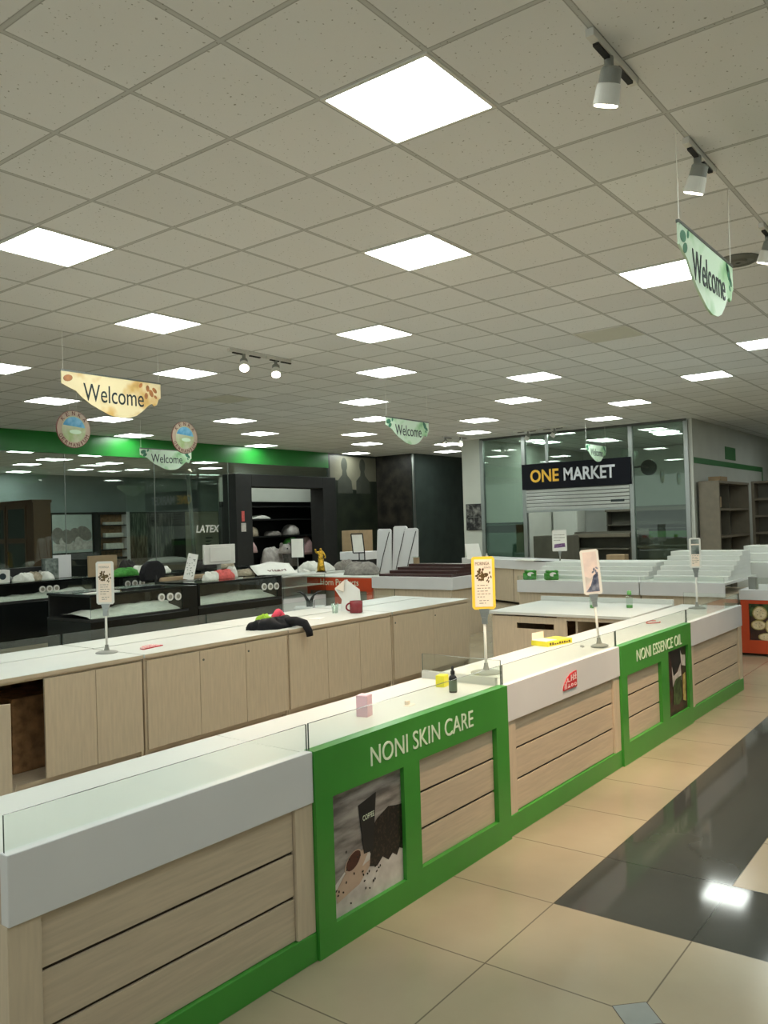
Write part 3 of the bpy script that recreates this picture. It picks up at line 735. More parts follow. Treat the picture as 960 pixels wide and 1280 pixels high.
def lines(sh, wd, z0, rows, dz, x0, x1, m, seed, hh=0.0045):
    r = random.Random(seed)
    for i in range(rows):
        x = x0
        while x < x1 - 0.01:
            l = r.uniform(0.008, 0.028); e = min(x + l, x1)
            if i < rows - 1 or e < x0 + (x1 - x0) * 0.7:
                sh.prism([(x, z0 - i * dz), (e, z0 - i * dz), (e, z0 - i * dz + hh), (x, z0 - i * dz + hh)], 0.0075, 0.008, m, FY)
            x = e + 0.006
def moringa_art(sh, wd, z, h):
    r = random.Random(5)
    for i in range(34):
        a = r.uniform(0, 6.28); q = r.uniform(0, 1) ** .5
        sh.ellipse(-0.012 + 0.036 * q * math.cos(a), z + h * .66 + 0.032 * q * math.sin(a), 0.0085, 0.006, 0.0075, 0.008 + i * 1e-5, 1, FY, 8, a)
    for (x, dz) in ((.03, -.02), (.038, .01), (.045, -.015), (.03, -.042), (.022, -.035)):
        sh.ellipse(x, z + h * .66 + dz, 0.009, 0.004, 0.0075, 0.008, 1, FY, 8, x * 40)
    lines(sh, wd, z + h * .45, 5, 0.017, -wd / 2 + .03, wd / 2 - .03, 2, 8)
    lines(sh, wd, z + h * .16, 2, 0.015, -wd / 2 + .04, wd / 2 - .03, 2, 9)
ANG = R(-52)
mor = sign_holder('yellow framed MORINGA sign on a thin pole at the counter middle', (4.26, 2.50, 0.806), ANG, 0.375, 0.312, 0.137, 'yellowf', ['cream', 'inkb', 'inkg'], moringa_art, 0.092)
zb = 0.375; text('lettering', 'MORINGA', T(-0.046, 0, zb + 0.262) @ FY @ T(0, 0, 0.008), 0.083, 0.019, 'inkb', mor, 0.0006)
text('lettering', 'LEAVES', T(-0.0, 0, zb + 0.243) @ FY @ T(0, 0, 0.008), 0.045, 0.011, 'inkg', mor, 0.0006)
ws = sign_holder('white framed plant sign standing on the cabinet row at left', (3.64, 5.36, 0.817), R(-55), 0.358, 0.318, 0.13, 'whitep', ['cream', 'inkb', 'inkg'],
                 lambda sh, wd, z, h: moringa_art(sh, wd, z, h), 0.08)
text('lettering', 'MORINGA', T(-0.04, 0, 0.358 + 0.268) @ FY @ T(0, 0, 0.008), 0.075, 0.016, 'inkg', ws, 0.0006)
def floral_art(sh, wd, z, h):
    sh.prism([(-wd / 2 + .018, z + .02), (wd / 2 - .018, z + .02), (wd / 2 - .018, z + h * .5), (wd / 2 - .05, z + h * .42), (-wd / 2 + .05, z + h * .2), (-wd / 2 + .018, z + h * .08)], 0.0075, 0.008, 1, FY)
    sh.prism([(-wd / 2 + .018, z + .06), (0, z + .1), (wd / 2 - .05, z + h * .42), (-.01, z + h * .36), (-wd / 2 + .018, z + h * .42)], 0.008, 0.0085, 2, FY)
    for (a, b) in ((.03, .52), (.02, .56), (.04, .58), (.034, .48), (.012, .5)):
        sh.ellipse(a, z + h * b, 0.011, 0.006, 0.0085, 0.009, 1, FY, 10, a * 60)
fs_ = sign_holder('white sign with blue floral picture on the middle counter', (5.47, 2.30, 0.812), R(-60), 0.36, 0.312, 0.125, 'whitep', ['palepink', 'blueprint', 'photo_pale'], floral_art, 0.06)
for o in children(fs_):
    if o.name.split('.')[0] in ('frame', 'printed_sheet'): pass
fs_.rotation_euler = (R(0), R(-4.5), R(-60))
def river_art(sh, wd, z, h):
    sh.prism([(-wd / 2 + .016, z + h * .46), (wd / 2 - .016, z + h * .46), (wd / 2 - .016, z + h * .76), (-wd / 2 + .016, z + h * .76)], 0.0075, 0.008, 1, FY)
    sh.prism([(-wd / 2 + .016, z + h * .8), (wd / 2 - .016, z + h * .8), (wd / 2 - .016, z + h * .95), (-wd / 2 + .016, z + h * .95)], 0.0075, 0.008, 1, FY)
    lines(sh, wd, z + h * .4, 6, 0.015, -wd / 2 + .022, wd / 2 - .022, 2, 3)
sign_holder('white sign with grey landscape picture on the far end counter', (8.12, 2.42, 0.806), R(-62), 0.385, 0.29, 0.105, 'whitep', ['cream', 'mountain', 'inkg'], river_art, 0.08)

# ------------------------------------------------------------------ small things on the front row
def carton(name, label, cat, loc, rotz, sx, sy, sz, m, lid=None):
    t = thing(name, label, cat, loc, rotz)
    MB().box(-sx / 2, sx / 2, -sy / 2, sy / 2, 0, sz).build('body', m, t, 0.0015)
    MB().box(-sx / 2 + .003, sx / 2 - .003, -sy / 2 + .003, sy / 2 - .003, sz, sz + 0.0015).build('top_flap', lid or m, t)
    return t
TOPZ = 0.806
carton('carton', 'small pale pink upright carton on the NONI SKIN CARE counter', 'box', (3.04, 2.45, TOPZ), R(14), 0.058, 0.058, 0.098, 'pinkbox')
pa = MB(); pa.prism([(-.03, -.02), (.03, -.022), (.03, .02), (-.028, .018)], 0, 0.0015)
pa.prism([(-.012, 0), (.012, 0), (.012, .02), (-.012, .018)], 0.0015, 0.02, 0)
tag(pa.build('price_card', 'cream', loc=(3.33, 2.40, TOPZ), rotz=R(10)), 'tiny cream price card lying between pink carton and dropper bottle', 'card')
t = thing('dropper_bottle', 'black dropper bottle with grey label on the NONI SKIN CARE counter', 'bottle', (3.69, 2.37, TOPZ))
MB().lathe([(0.02, 0), (0.0215, 0.003), (0.0215, 0.075), (0.018, 0.085), (0.009, 0.092), (0.009, 0.097)], 24).build('body', 'bottle', t, smooth=True)
MB().lathe([(0.0219, 0.01), (0.0219, 0.066)], 24).build('label', 'label', t, smooth=False)
MB().lathe([(0.0115, 0.095), (0.0115, 0.113), (0.007, 0.116), (0.0065, 0.13), (0.004, 0.138)], 18).build('dropper_cap', 'blackm', t, smooth=False)
carton('carton', 'small yellow carton standing behind the black dropper bottle', 'box', (3.80, 2.51, TOPZ), R(8), 0.062, 0.05, 0.062, 'yellow')
t = thing('open_carton', 'flat yellow open carton lying by the red emblem counter back edge', 'box', (5.47, 2.66, TOPZ), R(-12))
MB().box(-.14, .14, -.075, .075, 0, .035).build('tray', 'yellow', t, 0.002)
fl_ = MB(); fl_.box(-.13, .0, .072, .076, .03, .085); fl_.box(-.14, -.02, -.06, .07, .035, .039); fl_.build('flap', 'cream', t)
mk = MB()
r_ = random.Random(2)
for i in range(9):
    mk.box(-.12 + i * .027, -.12 + i * .027 + .018, -.0765, -.075, .009, .009 + r_.uniform(.008, .018))
mk.build('printing', 'inkb', t)
o = MB().tube([(.09 * math.cos(R(a)), .05 * math.sin(R(a)), 0.006 + 0.003 * math.sin(R(2 * a))) for a in range(10, 330, 12)], 0.004, 8).build('cable_loop', 'coral', loc=(6.9, 2.42, TOPZ), smooth=True)
tag(o, 'thin reddish cord loop lying on the NONI ESSENCE OIL counter', 'cord')
o = MB().prism([(-.05, -.012), (0, -.02), (.06, 0), (.05, .012), (-.02, .008)], 0, 0.004).build('strip', 'greyp', loc=(5.44, 2.42, TOPZ), rotz=R(20))
tag(o, 'grey plastic strip lying beside the floral sign pole', 'strip')

# ------------------------------------------------------------------ cabinet row behind
def cabinet(label, x, wd, doors, ajar=False, lock_at=()):
    t = thing('storage_cabinet', label, 'cabinet', (x, 5.03, 0), 0, 'beige storage cabinets in a row')
    D = 1.0
    MB().box(0, 0.02, 0.0, D, 0, 0.787).build('side_panel', 'woodv', t)
    MB().box(wd - 0.022, wd - 0.002, 0.0, D, 0, 0.787).build('side_panel', 'woodv', t)
    MB().box(0.02, wd - 0.022, D - 0.015, D, 0.1, 0.787).build('back_panel', 'cavity', t)
    MB().box(0.02, wd - 0.022, 0.01, D - 0.015, 0.1, 0.125).box(0.02, wd - 0.022, 0.06, 0.08, 0, 0.1).build('bottom_panel', 'wood', t)
    MB().box(0.02, wd - 0.022, 0.0, 0.02, 0.772, 0.787).build('head_rail', 'woodv', t)
    n = len(doors) - 1
    for i in range(n):
        a, b = doors[i] + 0.002, doors[i + 1] - 0.002
        if ajar and i < 2: continue
        d = MB().box(a, b, -0.018, -0.001, 0.13, 0.771).build('door', 'woodv', t, 0.0015)
        if i in lock_at:
            MB().lathe([(0.009, 0), (0.009, 0.003), (0.006, 0.004)], 14, 0, T(a + 0.035 if i % 2 else a + 0.03, -0.018, 0.70) @ FY).build('lock', 'steeldk', d)
    if ajar:
        X = T(0.04, 0.0, 0) @ RZ(R(-33))
        MB().box(0.0, 0.42, -0.018, 0, 0.13, 0.70, 0, X).build('door', 'woodv', t, 0.0015)
        MB().box(0.40, 0.42, 0.02, 0.9, 0.125, 0.772).build('divider', 'woodv', t)
    tp = MB(); tp.box(0.0, wd - 0.002, -0.022, D + 0.03, 0.79, 0.817, 0); tp.box(0.0, wd - 0.002, -0.0235, -0.022, 0.79, 0.815, 1); tp.box(0, wd - 0.002, 0.6, D + 0.03, 0.817, 0.822, 0)
    tp.build('top', ['white', 'wood'], t)
    pane(0.004, wd - 0.006, D + 0.03, 0, 0.80, 0.905, 'glass_pane', t)
    return t
cabinet('beige cabinet with an open dark cavity at the left frame edge', 2.20, 1.50, [0.0, 0.38, 0.735, 1.112, 1.49], ajar=True)
cabinet('beige three-door cabinet under the hanging black jacket edge, left of it', 3.715, 1.48, [0.015, 0.505, 0.985, 1.47], lock_at=(1, 2))
cabinet('beige three-door cabinet beneath the black jacket', 5.20, 1.50, [0.01, 0.513, 0.983, 1.485])
cabinet('beige cabinet with two keyholes at the right end of the back row', 6.715, 1.48, [0.015, 0.74, 1.465], lock_at=(0, 1))
for a in ():
    pass
o = MB().box(-.2, .2, -.14, .14, 0, .016).build('loose_board', 'wood', loc=(2.50, 5.02, 0.126), rotz=R(-32), bevel=0.002)
tag(o, 'loose beige board lying in the open cabinet, sticking out', 'board')
t = thing('brown_carton', 'plain brown board box inside the open dark cabinet', 'box', (3.06, 5.50, 0.126))
MB().box(-.19, .19, -.2, .2, 0, .49).build('body', 'cavity', t, 0.004); MB().box(-.19, .19, -.2, .2, .49, .494).build('lid', 'cavity', t)
# items on the cabinet row
T2 = 0.817
t = thing('jacket', 'black jacket heaped over the cabinet edge beside a mug', 'jacket', (5.3, 5.22, T2), R(-8))
jb = MB(); jb.lump(0.19, 0.12, 0.085, 4, 0, T(-.03, 0, 0), rough=.35); jb.lump(0.12, 0.08, 0.07, 9, 0, T(-.17, .06, 0), rough=.3)
jb.build('body', 'blackcloth', t, smooth=True)
MB().tube([(.06, -.03, .05), (.10, -.12, .055), (.125, -.215, .035), (.13, -.262, -.03), (.135, -.268, -.075)], 0.042, 12, r_end=0.03).build('sleeve', 'blackcloth', t, smooth=True)
o = MB().lump(0.085, 0.055, 0.10, 12, 0, rough=.3).build('folded_cloth', 'lime', loc=(5.30, 5.40, T2), smooth=True)
tag(o, 'lime green cloth tucked behind the black jacket', 'cloth')
o = MB().tube([(.06 * math.cos(R(a)), 0.02 * math.sin(R(a * 2)), 0.058 + .055 * math.sin(R(a))) for a in range(-40, 230, 15)], 0.03, 10).build('sleeve_roll', 'pinkcloth', loc=(5.50, 5.42, T2 - 0.004), smooth=True)
tag(o, 'bright pink cloth loop above the black jacket', 'cloth')
o = MB().prism([(-.09, -.06), (.1, -.05), (.11, .05), (-.06, .07)], 0, 0.002).build('paper_sheet', 'paper', loc=(5.95, 5.35, T2 + .0005), rotz=R(20))
tag(o, 'white paper sheet lying right of the black jacket', 'paper')
t = thing('mug', 'maroon mug standing on the right end of the cabinet row', 'mug', (6.52, 5.32, T2), R(150))
MB().lathe([(0.06, 0), (0.066, 0.004), (0.066, 0.118), (0.062, 0.12), (0.060, 0.116), (0.058, 0.012), (0.001, 0.01)], 28).build('cup', 'mug', t, smooth=True)
MB().tube([(0.062 + .045 * math.sin(R(a)), 0, 0.062 - .038 * math.cos(R(a))) for a in range(0, 181, 15)], 0.009, 8).build('handle', 'mug', t, smooth=True)
t = thing('paper_bag', 'tall crumpled white paper behind the maroon mug', 'paper', (6.62, 5.5, T2), R(-50))
pb = MB()
P = [(-.13, .27, .0), (.02, .33, .03), (.13, .22, .0), (.13, 0, -.02), (-.09, 0, .03), (-.06, .12, .05)]
pb.prism([(-.14, .23), (-.02, .33), (.12, .22), (.13, .0), (-.09, .0), (-.07, .12)], -0.004, 0.004, 0, Matrix.Rotation(R(-12), 4, 'X') @ FY)
pb.build('sheet', 'paper', t)
MB().prism([(-.14, .24), (-.03, .33), (-.05, .20)], 0, 0.02, 0, T(0, -.012, 0) @ Matrix.Rotation(R(-12), 4, 'X') @ FY).build('fold', 'cream', t)
t = thing('cup_stack', 'small clear tumbler left of the maroon mug', 'cup', (6.40, 5.50, T2))
MB().lathe([(0.03, 0), (0.038, 0.10), (0.036, 0.1), (0.029, 0.004), (0.001, 0.004)], 20).build('cup', 'clear', t, smooth=True)
o = emblem(None, T(0, 0, 0), 0.22, 0.13); o.location = (3.86, 5.22, T2 + .0005); o.rotation_euler = (0, 0, R(12)); o.name = 'red_emblem'
tag(o, 'loose red emblem lying on the cabinet row', 'emblem')
# pair of horns behind
t = thing('horn_ornament', 'pair of black curved horns standing behind the cabinet row', 'ornament', (6.95, 6.35, 0), R(-50))
MB().box(-.17, .17, -.14, .14, 0, .80).build('pedestal', 'fascia', t, 0.004)
for s in (-1, 1):
    MB().tube([(s * .012, 0, .80), (s * .02, 0, .87), (s * .05, 0, .93), (s * .10, 0, .965), (s * .14, 0, .97)], 0.024, 10, r_end=0.004).build('horn', 'black', t, smooth=True)

# return cabinet between the rows
t = thing('return_cabinet', 'beige low cabinet with open slots across the aisle end', 'cabinet', (7.15, 2.72, 0))
MB().box(0.02, 1.15, 0.0, 0.02, 0, 0.787).box(0.02, 1.15, 1.38, 1.40, 0, 0.787).build('side_panel', 'woodv', t)
MB().box(1.13, 1.15, 0.02, 1.38, 0, 0.787).build('back_panel', 'cavity', t)
MB().box(0.02, 1.13, 0.02, 1.38, 0.08, 0.1).build('bottom_panel', 'wood', t)
MB().box(0.0, 0.018, 0.70, 1.385, 0.04, 0.66).box(0.0, 0.018, 1.12, 1.385, 0.66, 0.775).box(0, 0.018, 0.70, 0.73, 0.66, 0.775).box(0, 0.018, 0.73, 1.12, 0.715, 0.775).build('door', 'woodv', t)
MB().box(0.0, 0.018, 0.0, 0.70, 0.755, 0.787).box(0, 0.018, 0.60, 0.70, 0, 0.755).box(0, .018, 0, .06, 0, .755).build('front_rail', 'woodv', t)
MB().box(0.02, 0.5, 0.50, 0.52, 0.1, 0.755).build('divider', 'wood', t)
MB().box(-0.02, 1.17, -0.02, 1.42, 0.79, 0.817).build('top', 'white', t, 0.002)
MB().box(1.13, 1.16, -0.02, 1.42, 0.817, 0.865).build('back_upstand', 'white', t)
# two little spray bottles
def spray(label, x, y):
    t = thing('spray_bottle', label, 'bottle', (x, y, 0.817), 0, 'clear bottles with green caps')
    MB().lathe([(0.03, 0.0), (0.032, 0.004), (0.032, 0.11), (0.014, 0.125), (0.0139, 0.13)], 20).build('body', 'clear', t, smooth=True)
    MB().lathe([(0.0285, 0.003), (0.0285, 0.03)], 20).build('contents', 'capgreen', t)
    MB().lathe([(0.02, 0.128), (0.022, 0.135), (0.02, 0.165), (0.008, 0.168), (0.0079, 0.17)], 18).build('cap', 'capgreen', t, smooth=True)
spray('clear green-capped bottle partly hidden by the blue floral sign', 7.72, 3.30)
spray('clear green-capped bottle right of the blue floral sign', 7.85, 2.98)

# ------------------------------------------------------------------ white displays beyond the aisle
def white_display(label, x, y0, y1, steps, ztop=0.90, rise=0.24, stepd=0.14, group='white stepped display counters'):
    t = thing('stepped_display', label, 'display counter', (x, y0, 0), 0, group)
    L_ = y1 - y0
    MB().box(0.05, 1.5, 0.004, L_ - 0.004, 0.08, 0.735).build('carcass', 'woodv', t)
    MB().box(0.08, 1.45, 0.03, L_ - 0.03, 0.0, 0.08).build('plinth', 'greyp', t)
    MB().box(0.0, 0.03, 0.002, L_ - 0.002, 0.735, ztop).build('fascia', 'fascia', t, 0.003)
    MB().box(0.03, 1.5, 0.002, L_ - 0.002, ztop - 0.03, ztop - 0.002).build('top', 'white', t)
    n = steps
    for i in range(n):
        MB().box(0.35 + stepd * i, 1.45, 0.05, L_ - 0.05, ztop - 0.002 + rise / n * i, ztop - 0.002 + rise / n * (i + 1) - 0.0005).build('riser_step', 'white', t, 0.003)
    pane(0.012, 0, 0.01, L_ - 0.01, ztop, ztop + 0.06, 'glass_pane', t, axis='x')
    return t
white_display('white display with low riser holding green packets', 10.0, 3.67, 5.35, 4, 0.895, 0.20, 0.15)
white_display('white display with many steps behind the far end counter', 10.0, 2.66, 3.66, 6, 0.90, 0.33, 0.14)
def packet(label, x, y, rz):
    t = thing('green_packet', label, 'packet', (x, y, 0.895), rz, 'green packets on the white display')
    p = MB(); p.prism([(-.09, -.08), (.085, -.085), (.095, .07), (-.085, .08)], 0, .09); p.prism([(-.07, -.06), (.08, -.06), (.07, .06), (-.08, .06)], .09, .125, 0, T(.01, 0, 0)); p.build('wrap', 'greencloth', t, bevel=.012)
    MB().ellipse(0.01, .075, .045, .028, .08, .083, 0, FY, 14).ellipse(0.01, 0, .04, .03, .125, .128, 0, n=14).build('label', 'paper', t)
packet('crumpled green packet on the white display, nearer the yellow sign', 10.17, 5.24, R(-60))
packet('crumpled green packet on the white display, farther from the yellow sign', 10.17, 4.92, R(-55))
# orange counter
t = thing('orange_counter', 'orange fronted counter with cut fruit poster at right edge', 'counter', (10.52, 1.15, 0))
MB().box(0.04, 0.9, 0.0, 1.47, 0.05, 0.66).build('carcass', 'woodv', t)
MB().box(-0.01, 0.9, -0.0, 1.485, 0.665, 0.785).build('fascia', 'fascia', t, 0.003)
of = MB()
of.box(0, 0.04, 0, 1.475, 0.62, 0.665); of.box(0, 0.04, 0, 1.475, 0.03, 0.185); of.box(0, 0.04, 1.385, 1.475, 0.185, 0.62); of.box(0, 0.04, 0.0, 0.2, 0.185, 0.62); of.box(0, .04, .72, .82, .185, .62)
of.build('front_frame', 'orange', t)
op = MB(); X = T(0.03, 1.385, 0.185) @ FX
op.prism([(0, 0), (1.185, 0), (1.185, .435), (0, .435)], -0.002, 0.002, 0, X)
op.prism([(0, .28), (.12, .3), (.3, .25), (.5, .32), (.5, .435), (0, .435)], .002, .003, 1, X)
for (a, b, rx, ry) in ((.12, .32, .085, .085), (.10, .18, .085, .06), (.26, .17, .09, .10), (.30, .36, .07, .06), (.19, .04, .1, .05), (.42, .2, .08, .09)):
    op.ellipse(a, b, rx, ry, .003, .004, 2, X, 20); op.ellipse(a, b, rx * .86, ry * .84, .004, .005, 3, X, 20)
    for k in range(5): op.ellipse(a + rx * .4 * math.cos(k * 1.25), b + ry * .4 * math.sin(k * 1.25), rx * .06, ry * .06, .005, .0055, 0, X, 6)
op.build('poster', ['photo_dark', 'photo_green', 'photo_rind', 'photo_fruit'], t)
MB().box(0.1, 0.16, 1.30, 1.40, 0.785, 0.93).build('end_block', 'greyp', t)
pane(0.02, 0, 0.02, 1.30, 0.785, 0.93, 'glass_pane', t, axis='x')
o = MB().box(0, .9, 0, 2.0, 0, 1.05).box(.2, .9, 0, 2.0, 1.05, 1.16).box(.4, .9, 0, 2, 1.16, 1.25).build('riser_block', 'white', loc=(11.7, 0.95, 0), bevel=.004)
tag(o, 'tall white stepped block behind the orange counter', 'display')

# horn products counter run
t = thing('horn_counter', 'orange panelled counter reading Horn Products', 'counter', (10.2, 8.0, 0), 0)
MB().box(0.04, 0.9, 0.0, 1.37, 0.0, 0.85).build('carcass', 'woodv', t)
ho = MB(); ho.box(0, 0.04, 0, 1.37, 0.66, 0.87); ho.box(0, .04, 1.30, 1.37, 0, .66); ho.box(0, .04, .62, .76, 0, .66); ho.box(0, .04, 0, .1, 0, .66); ho.build('front_frame', 'orange', t)
hp = MB(); hp.box(.02, .03, .1, .62, .05, .66); hp.box(.02, .03, .76, 1.30, .05, .66); hp.build('panel', 'poster_beige', t)
MB().box(0, 0.9, 0.0, 1.37, 0.87, 0.885).build('top', 'white', t)
text('lettering', 'Horn Products', T(-0.0, 1.06, 0.745) @ FX, 0.80, 0.10, 'letter', t, 0.003)
t = thing('corner_display', 'white fascia counter carrying the dark maroon steps', 'display counter', (10.2, 6.5, 0), 0)
MB().box(0.05, 0.95, 0.05, 1.49, 0.0, 0.72).build('carcass', 'woodv', t)
MB().box(0.0, 0.03, 0.0, 1.495, 0.715, 0.90).box(.03, 1.0, 0, .03, .715, .90).build('fascia', 'fascia', t, 0.003)
MB().box(0.03, 1.0, 0.03, 1.495, 0.86, 0.885).build('top', 'white', t)
t = thing('maroon_riser', 'dark maroon stepped riser on the white corner counter', 'riser', (10.3, 6.62, 0.885))
ends = [1.35, 1.24, 1.18, 1.05]
for i in range(4):
    MB().box(0.06 + 0.13 * i, 0.66, 0, ends[i], 0.0005 + 0.045 * i, 0.045 * (i + 1)).build('step', 'brown', t, 0.003)
t = thing('wooden_cup', 'small amber wooden cup on the maroon steps', 'cup', (10.80, 7.55, 1.066))
MB().lathe([(.045, 0), (.05, .005), (.05, .10), (.044, .10), (.042, .02), (.001, .02)], 18).build('cup', 'card', t, smooth=False)
MB().lathe([(.06, .1), (.06, .112), (.02, .115)], 18).build('rim', 'clear', t)
# upright white boards with dark straps
for i, (y, z, tl, lab) in enumerate(((9.15, 1.60, 3, 'white upright board with dark strap, left one of the leaning three'), (8.84, 1.645, 0, 'white upright board with dark strap, middle one of the leaning three'), (8.56, 1.60, -3, 'white upright board with dark strap, right one of the leaning three'))):
    t = thing('white_board', lab, 'board', (12.0 + .06 * (i % 2), y, 0), R(tl), 'white boards leaning together')
    X = Matrix.Rotation(R(4), 4, 'Y')
    wd_ = 0.168
    MB().prism([(-wd_ - .01, 0), (wd_ + .01, 0), (wd_ - .02, z), (wd_ - .05, z + .025), (-wd_ + .05, z + .025), (-wd_ + .02, z)], -0.02, 0.02, 0, X @ FX).build('board', 'fascia', t, .004)
    MB().tube([tuple(X @ Vector((-.026, .15, .55))), tuple(X @ Vector((-.026, .02, 1.1))), tuple(X @ Vector((-.026, -.12, z - .03)))], .007, 6).build('strap', 'blackm', t)
# far white counter along the shopfront
ang = math.atan2(9.9 - 6.45, 15.95 - 14.05)
t = thing('far_counter', 'long white and beige counter in front of the shopfront', 'counter', (14.05, 6.45, 0), ang - R(90))
Lc = math.hypot(3.45, 1.9)
MB().box(0.04, 0.8, 0.02, Lc - 0.02, 0.05, 0.72).build('carcass', 'woodv', t)
MB().box(0.0, 0.8, 0, Lc, 0.72, 0.90).build('fascia', 'fascia', t, 0.004)
for yy in (0.95, 1.9, 2.85): MB().box(0.036, 0.042, yy - .004, yy + .004, 0.06, 0.72).build('joint', 'groove', t)
def card_art(sh, wd, z, h):
    sh.prism([(-wd / 2 + .03, z + h * .15), (wd / 2 - .03, z + h * .2), (wd / 2 - .04, z + h * .38), (-wd / 2 + .04, z + h * .33)], .0075, .008, 1, FY)
    lines(sh, wd, z + h * .75, 3, .05, -wd / 2 + .03, wd / 2 - .03, 2, 4, .012)
sign_holder('small white sign with purple print before the roller shutter', (14.35, 6.75, 0.90), R(-60), 0.20, 0.40, 0.27, 'whitep', ['paper', 'purpleink', 'inkg'], card_art, .1)
o = MB().prism([(-.16, 0), (.16, 0), (.10, .34), (-.2, .34)], -.006, .006, 0, Matrix.Rotation(R(-15), 4, 'X') @ FY).build('white_card', 'paper', loc=(15.35, 9.2, 0.90), rotz=R(-55))
tag(o, 'tilted white card leaning on the far counter left of the pillar', 'card')
t = thing('small_bottle', 'tiny white bottle right of the tilted white card', 'bottle', (15.0, 8.7, 0.90))
MB().lathe([(.03, 0), (.03, .09), (.012, .105), (.0119, .11)], 14).build('body', 'whitep', t); MB().lathe([(.015, .11), (.015, .14)], 12).build('cap', 'whitep', t)
o = MB().lump(.35, .12, .03, 31, 0, rough=.3).build('flat_wrap', 'whitecloth', loc=(14.75, 7.6, .90), rotz=R(60), smooth=True); tag(o, 'flat white wrapping heap on the far counter', 'wrapping')
o = MB().prism([(-.3, -.04), (.3, -.03), (.32, .04), (-.28, .04)], 0, .012).build('dark_mat', 'blackm', loc=(14.45, 7.1, .90), rotz=R(65)); tag(o, 'thin dark strip lying on the far counter', 'strip')

# ------------------------------------------------------------------ ONE MARKET shop
t = thing('shop_sign', 'dark ONE MARKET sign above the grey roller shutter', 'sign', (SX - 0.06, 8.93, 2.40))
MB().box(-0.03, 0.05, -2.56, 0.0, 0.0, 0.575).build('board', 'shop', t, 0.004)
X = T(-0.03, 0, 0) @ FX
text('lettering', 'ONE', X @ T(0.22, 0.15, 0), 0.70, 0.29, 'gold', t, 0.012, 0.02)
text('lettering', 'MARKET', X @ T(1.04, 0.155, 0), 1.18, 0.285, 'silver', t, 0.012, 0.02)
t = thing('roller_shutter', 'half raised grey roller shutter under the shop sign', 'shutter', (SX - 0.03, 8.86, 1.92))
for i in range(6):
    MB().prism([(0, i * .08), (2.43, i * .08), (2.43, i * .08 + .066), (0, i * .08 + .066)], 0.0, 0.02 , 0, FX).build('slat', 'shutter', t, .006)
MB().box(0.0, .01, -2.43, 0, 0, .48).build('curtain_back', 'steeldk', t)
MB().box(-.02, .03, -2.43, 0, -.05, -.002).build('bottom_bar', 'steel', t)
MB().prism([(2.02, .12), (2.32, .12), (2.32, .17), (2.02, .17)], .021, .024, 0, FX).build('name_plate', 'ink', t)
# picture on the pillar
t = thing('framed_picture', 'dark four-part flower picture hanging on the white pillar', 'picture', (17.195, 10.49, 1.5))
pm = MB(); pm.prism([(0, 0), (.44, 0), (.44, .63), (0, .63)], 0, .03, 0, FX); 
for a in (0.015, 0.228):
    for b in (0.015, 0.325): pm.prism([(a, b), (a + .197, b), (a + .197, b + .29), (a, b + .29)], .03, .034, 1, FX)
pm.build('canvas', ['blackm', 'photo_floral'], t)
MB().prism([(.214, .08), (.226, .08), (.226, .55), (.214, .55)], .034, .037, 0, FX).prism([(.06, .31), (.38, .31), (.38, .32), (.06, .32)], .034, .037, 0, FX).build('cross_line', 'greyp', t)
# shelving inside the shop
def gondola(label, x, y0, y1, z1, m, nsh=4):
    t = thing('shop_shelving', label, 'shelving', (x, y0, 0), 0, 'shelving inside the shop')
    L_ = y1 - y0
    MB().box(.42, .45, 0, L_, 0, z1).build('back_panel', m, t)
    for y in (0, L_ - .03): MB().box(0.1, .42, y, y + .03, 0, z1).build('side_panel', m, t)
    for i in range(nsh):
        z = .12 + (z1 - .2) * i / (nsh - 1)
        MB().box(0.0, .42, .03, L_ - .03, z, z + .03).build('shelf', m, t)
    MB().box(-.02, .42, 0, L_, z1 - .14, z1 - .06).build('head_rail', 'taupe', t)
gondola('dark low shelving seen under the raised shutter', 20.6, 7.75, 9.3, 1.34, 'greystr')
gondola('dark low shelving beside the right shop window', 20.6, 6.1, 7.7, 1.40, 'greystr')
gondola('tall dark shelving at the back of the shop', 22.6, 6.3, 9.2, 2.0, 'greystr', 5)
t = thing('wall_cupboard', 'small grey two-door cupboard high on the shop back wall', 'cupboard', (22.75, 6.75, 2.05))
MB().box(0, .44, -.7, .1, 0, .45).build('body', 'taupe', t)
for i in range(2): MB().box(-.02, -.001, -.69 + i * .395, -.31 + i * .395, .01, .44).build('door', 'wallgrey', t)
t = thing('checkout_counter', 'shop counter with green stripe behind the right window', 'counter', (18.9, 5.45, 0))
MB().box(0, .6, 0, 1.2, 0, 1.22).build('body', 'greystr', t); MB().box(-.02, .62, 0, 1.2, 1.22, 1.36).build('stripe', 'green', t); MB().box(-.02, .62, 0, 1.2, 1.36, 1.42).build('top', 'blackm', t)
t = thing('shop_fan', 'dark wall fan beside the shop sign behind glass', 'fan', (17.6, 6.15, 2.75), R(0))
fn = MB(); fn.ellipse(0, 0, .17, .17, -.03, .03, 0, FX, 20); fn.build('cage', 'blackm', t)
MB().tube([(0, 0, 0), (-.2, .1, .02), (-.38, .2, .0)], .02, 8).build('bracket', 'blackm', t)
t = thing('cream_fridge', 'pale shop cupboard seen left of the shelving under the shutter', 'cupboard', (20.9, 9.3, 0))
MB().box(0, .5, 0, .7, 0, 2.0).build('body', 'wallgrey', t); MB().box(-.02, 0, .02, .68, .1, 1.95).build('door', 'wall', t)
o = MB().box(0, .7, 0, .9, 0, 1.3).build('shop_case', 'greystr', loc=(18.6, 8.55, 0), bevel=.01)
tag(o, 'dull grey case inside the shop below the shutter', 'case')
o = MB().box(0, .1, 0, .35, 0, .30).build('counter_box', 'card', loc=(16.9, 6.2, .0), bevel=.004)
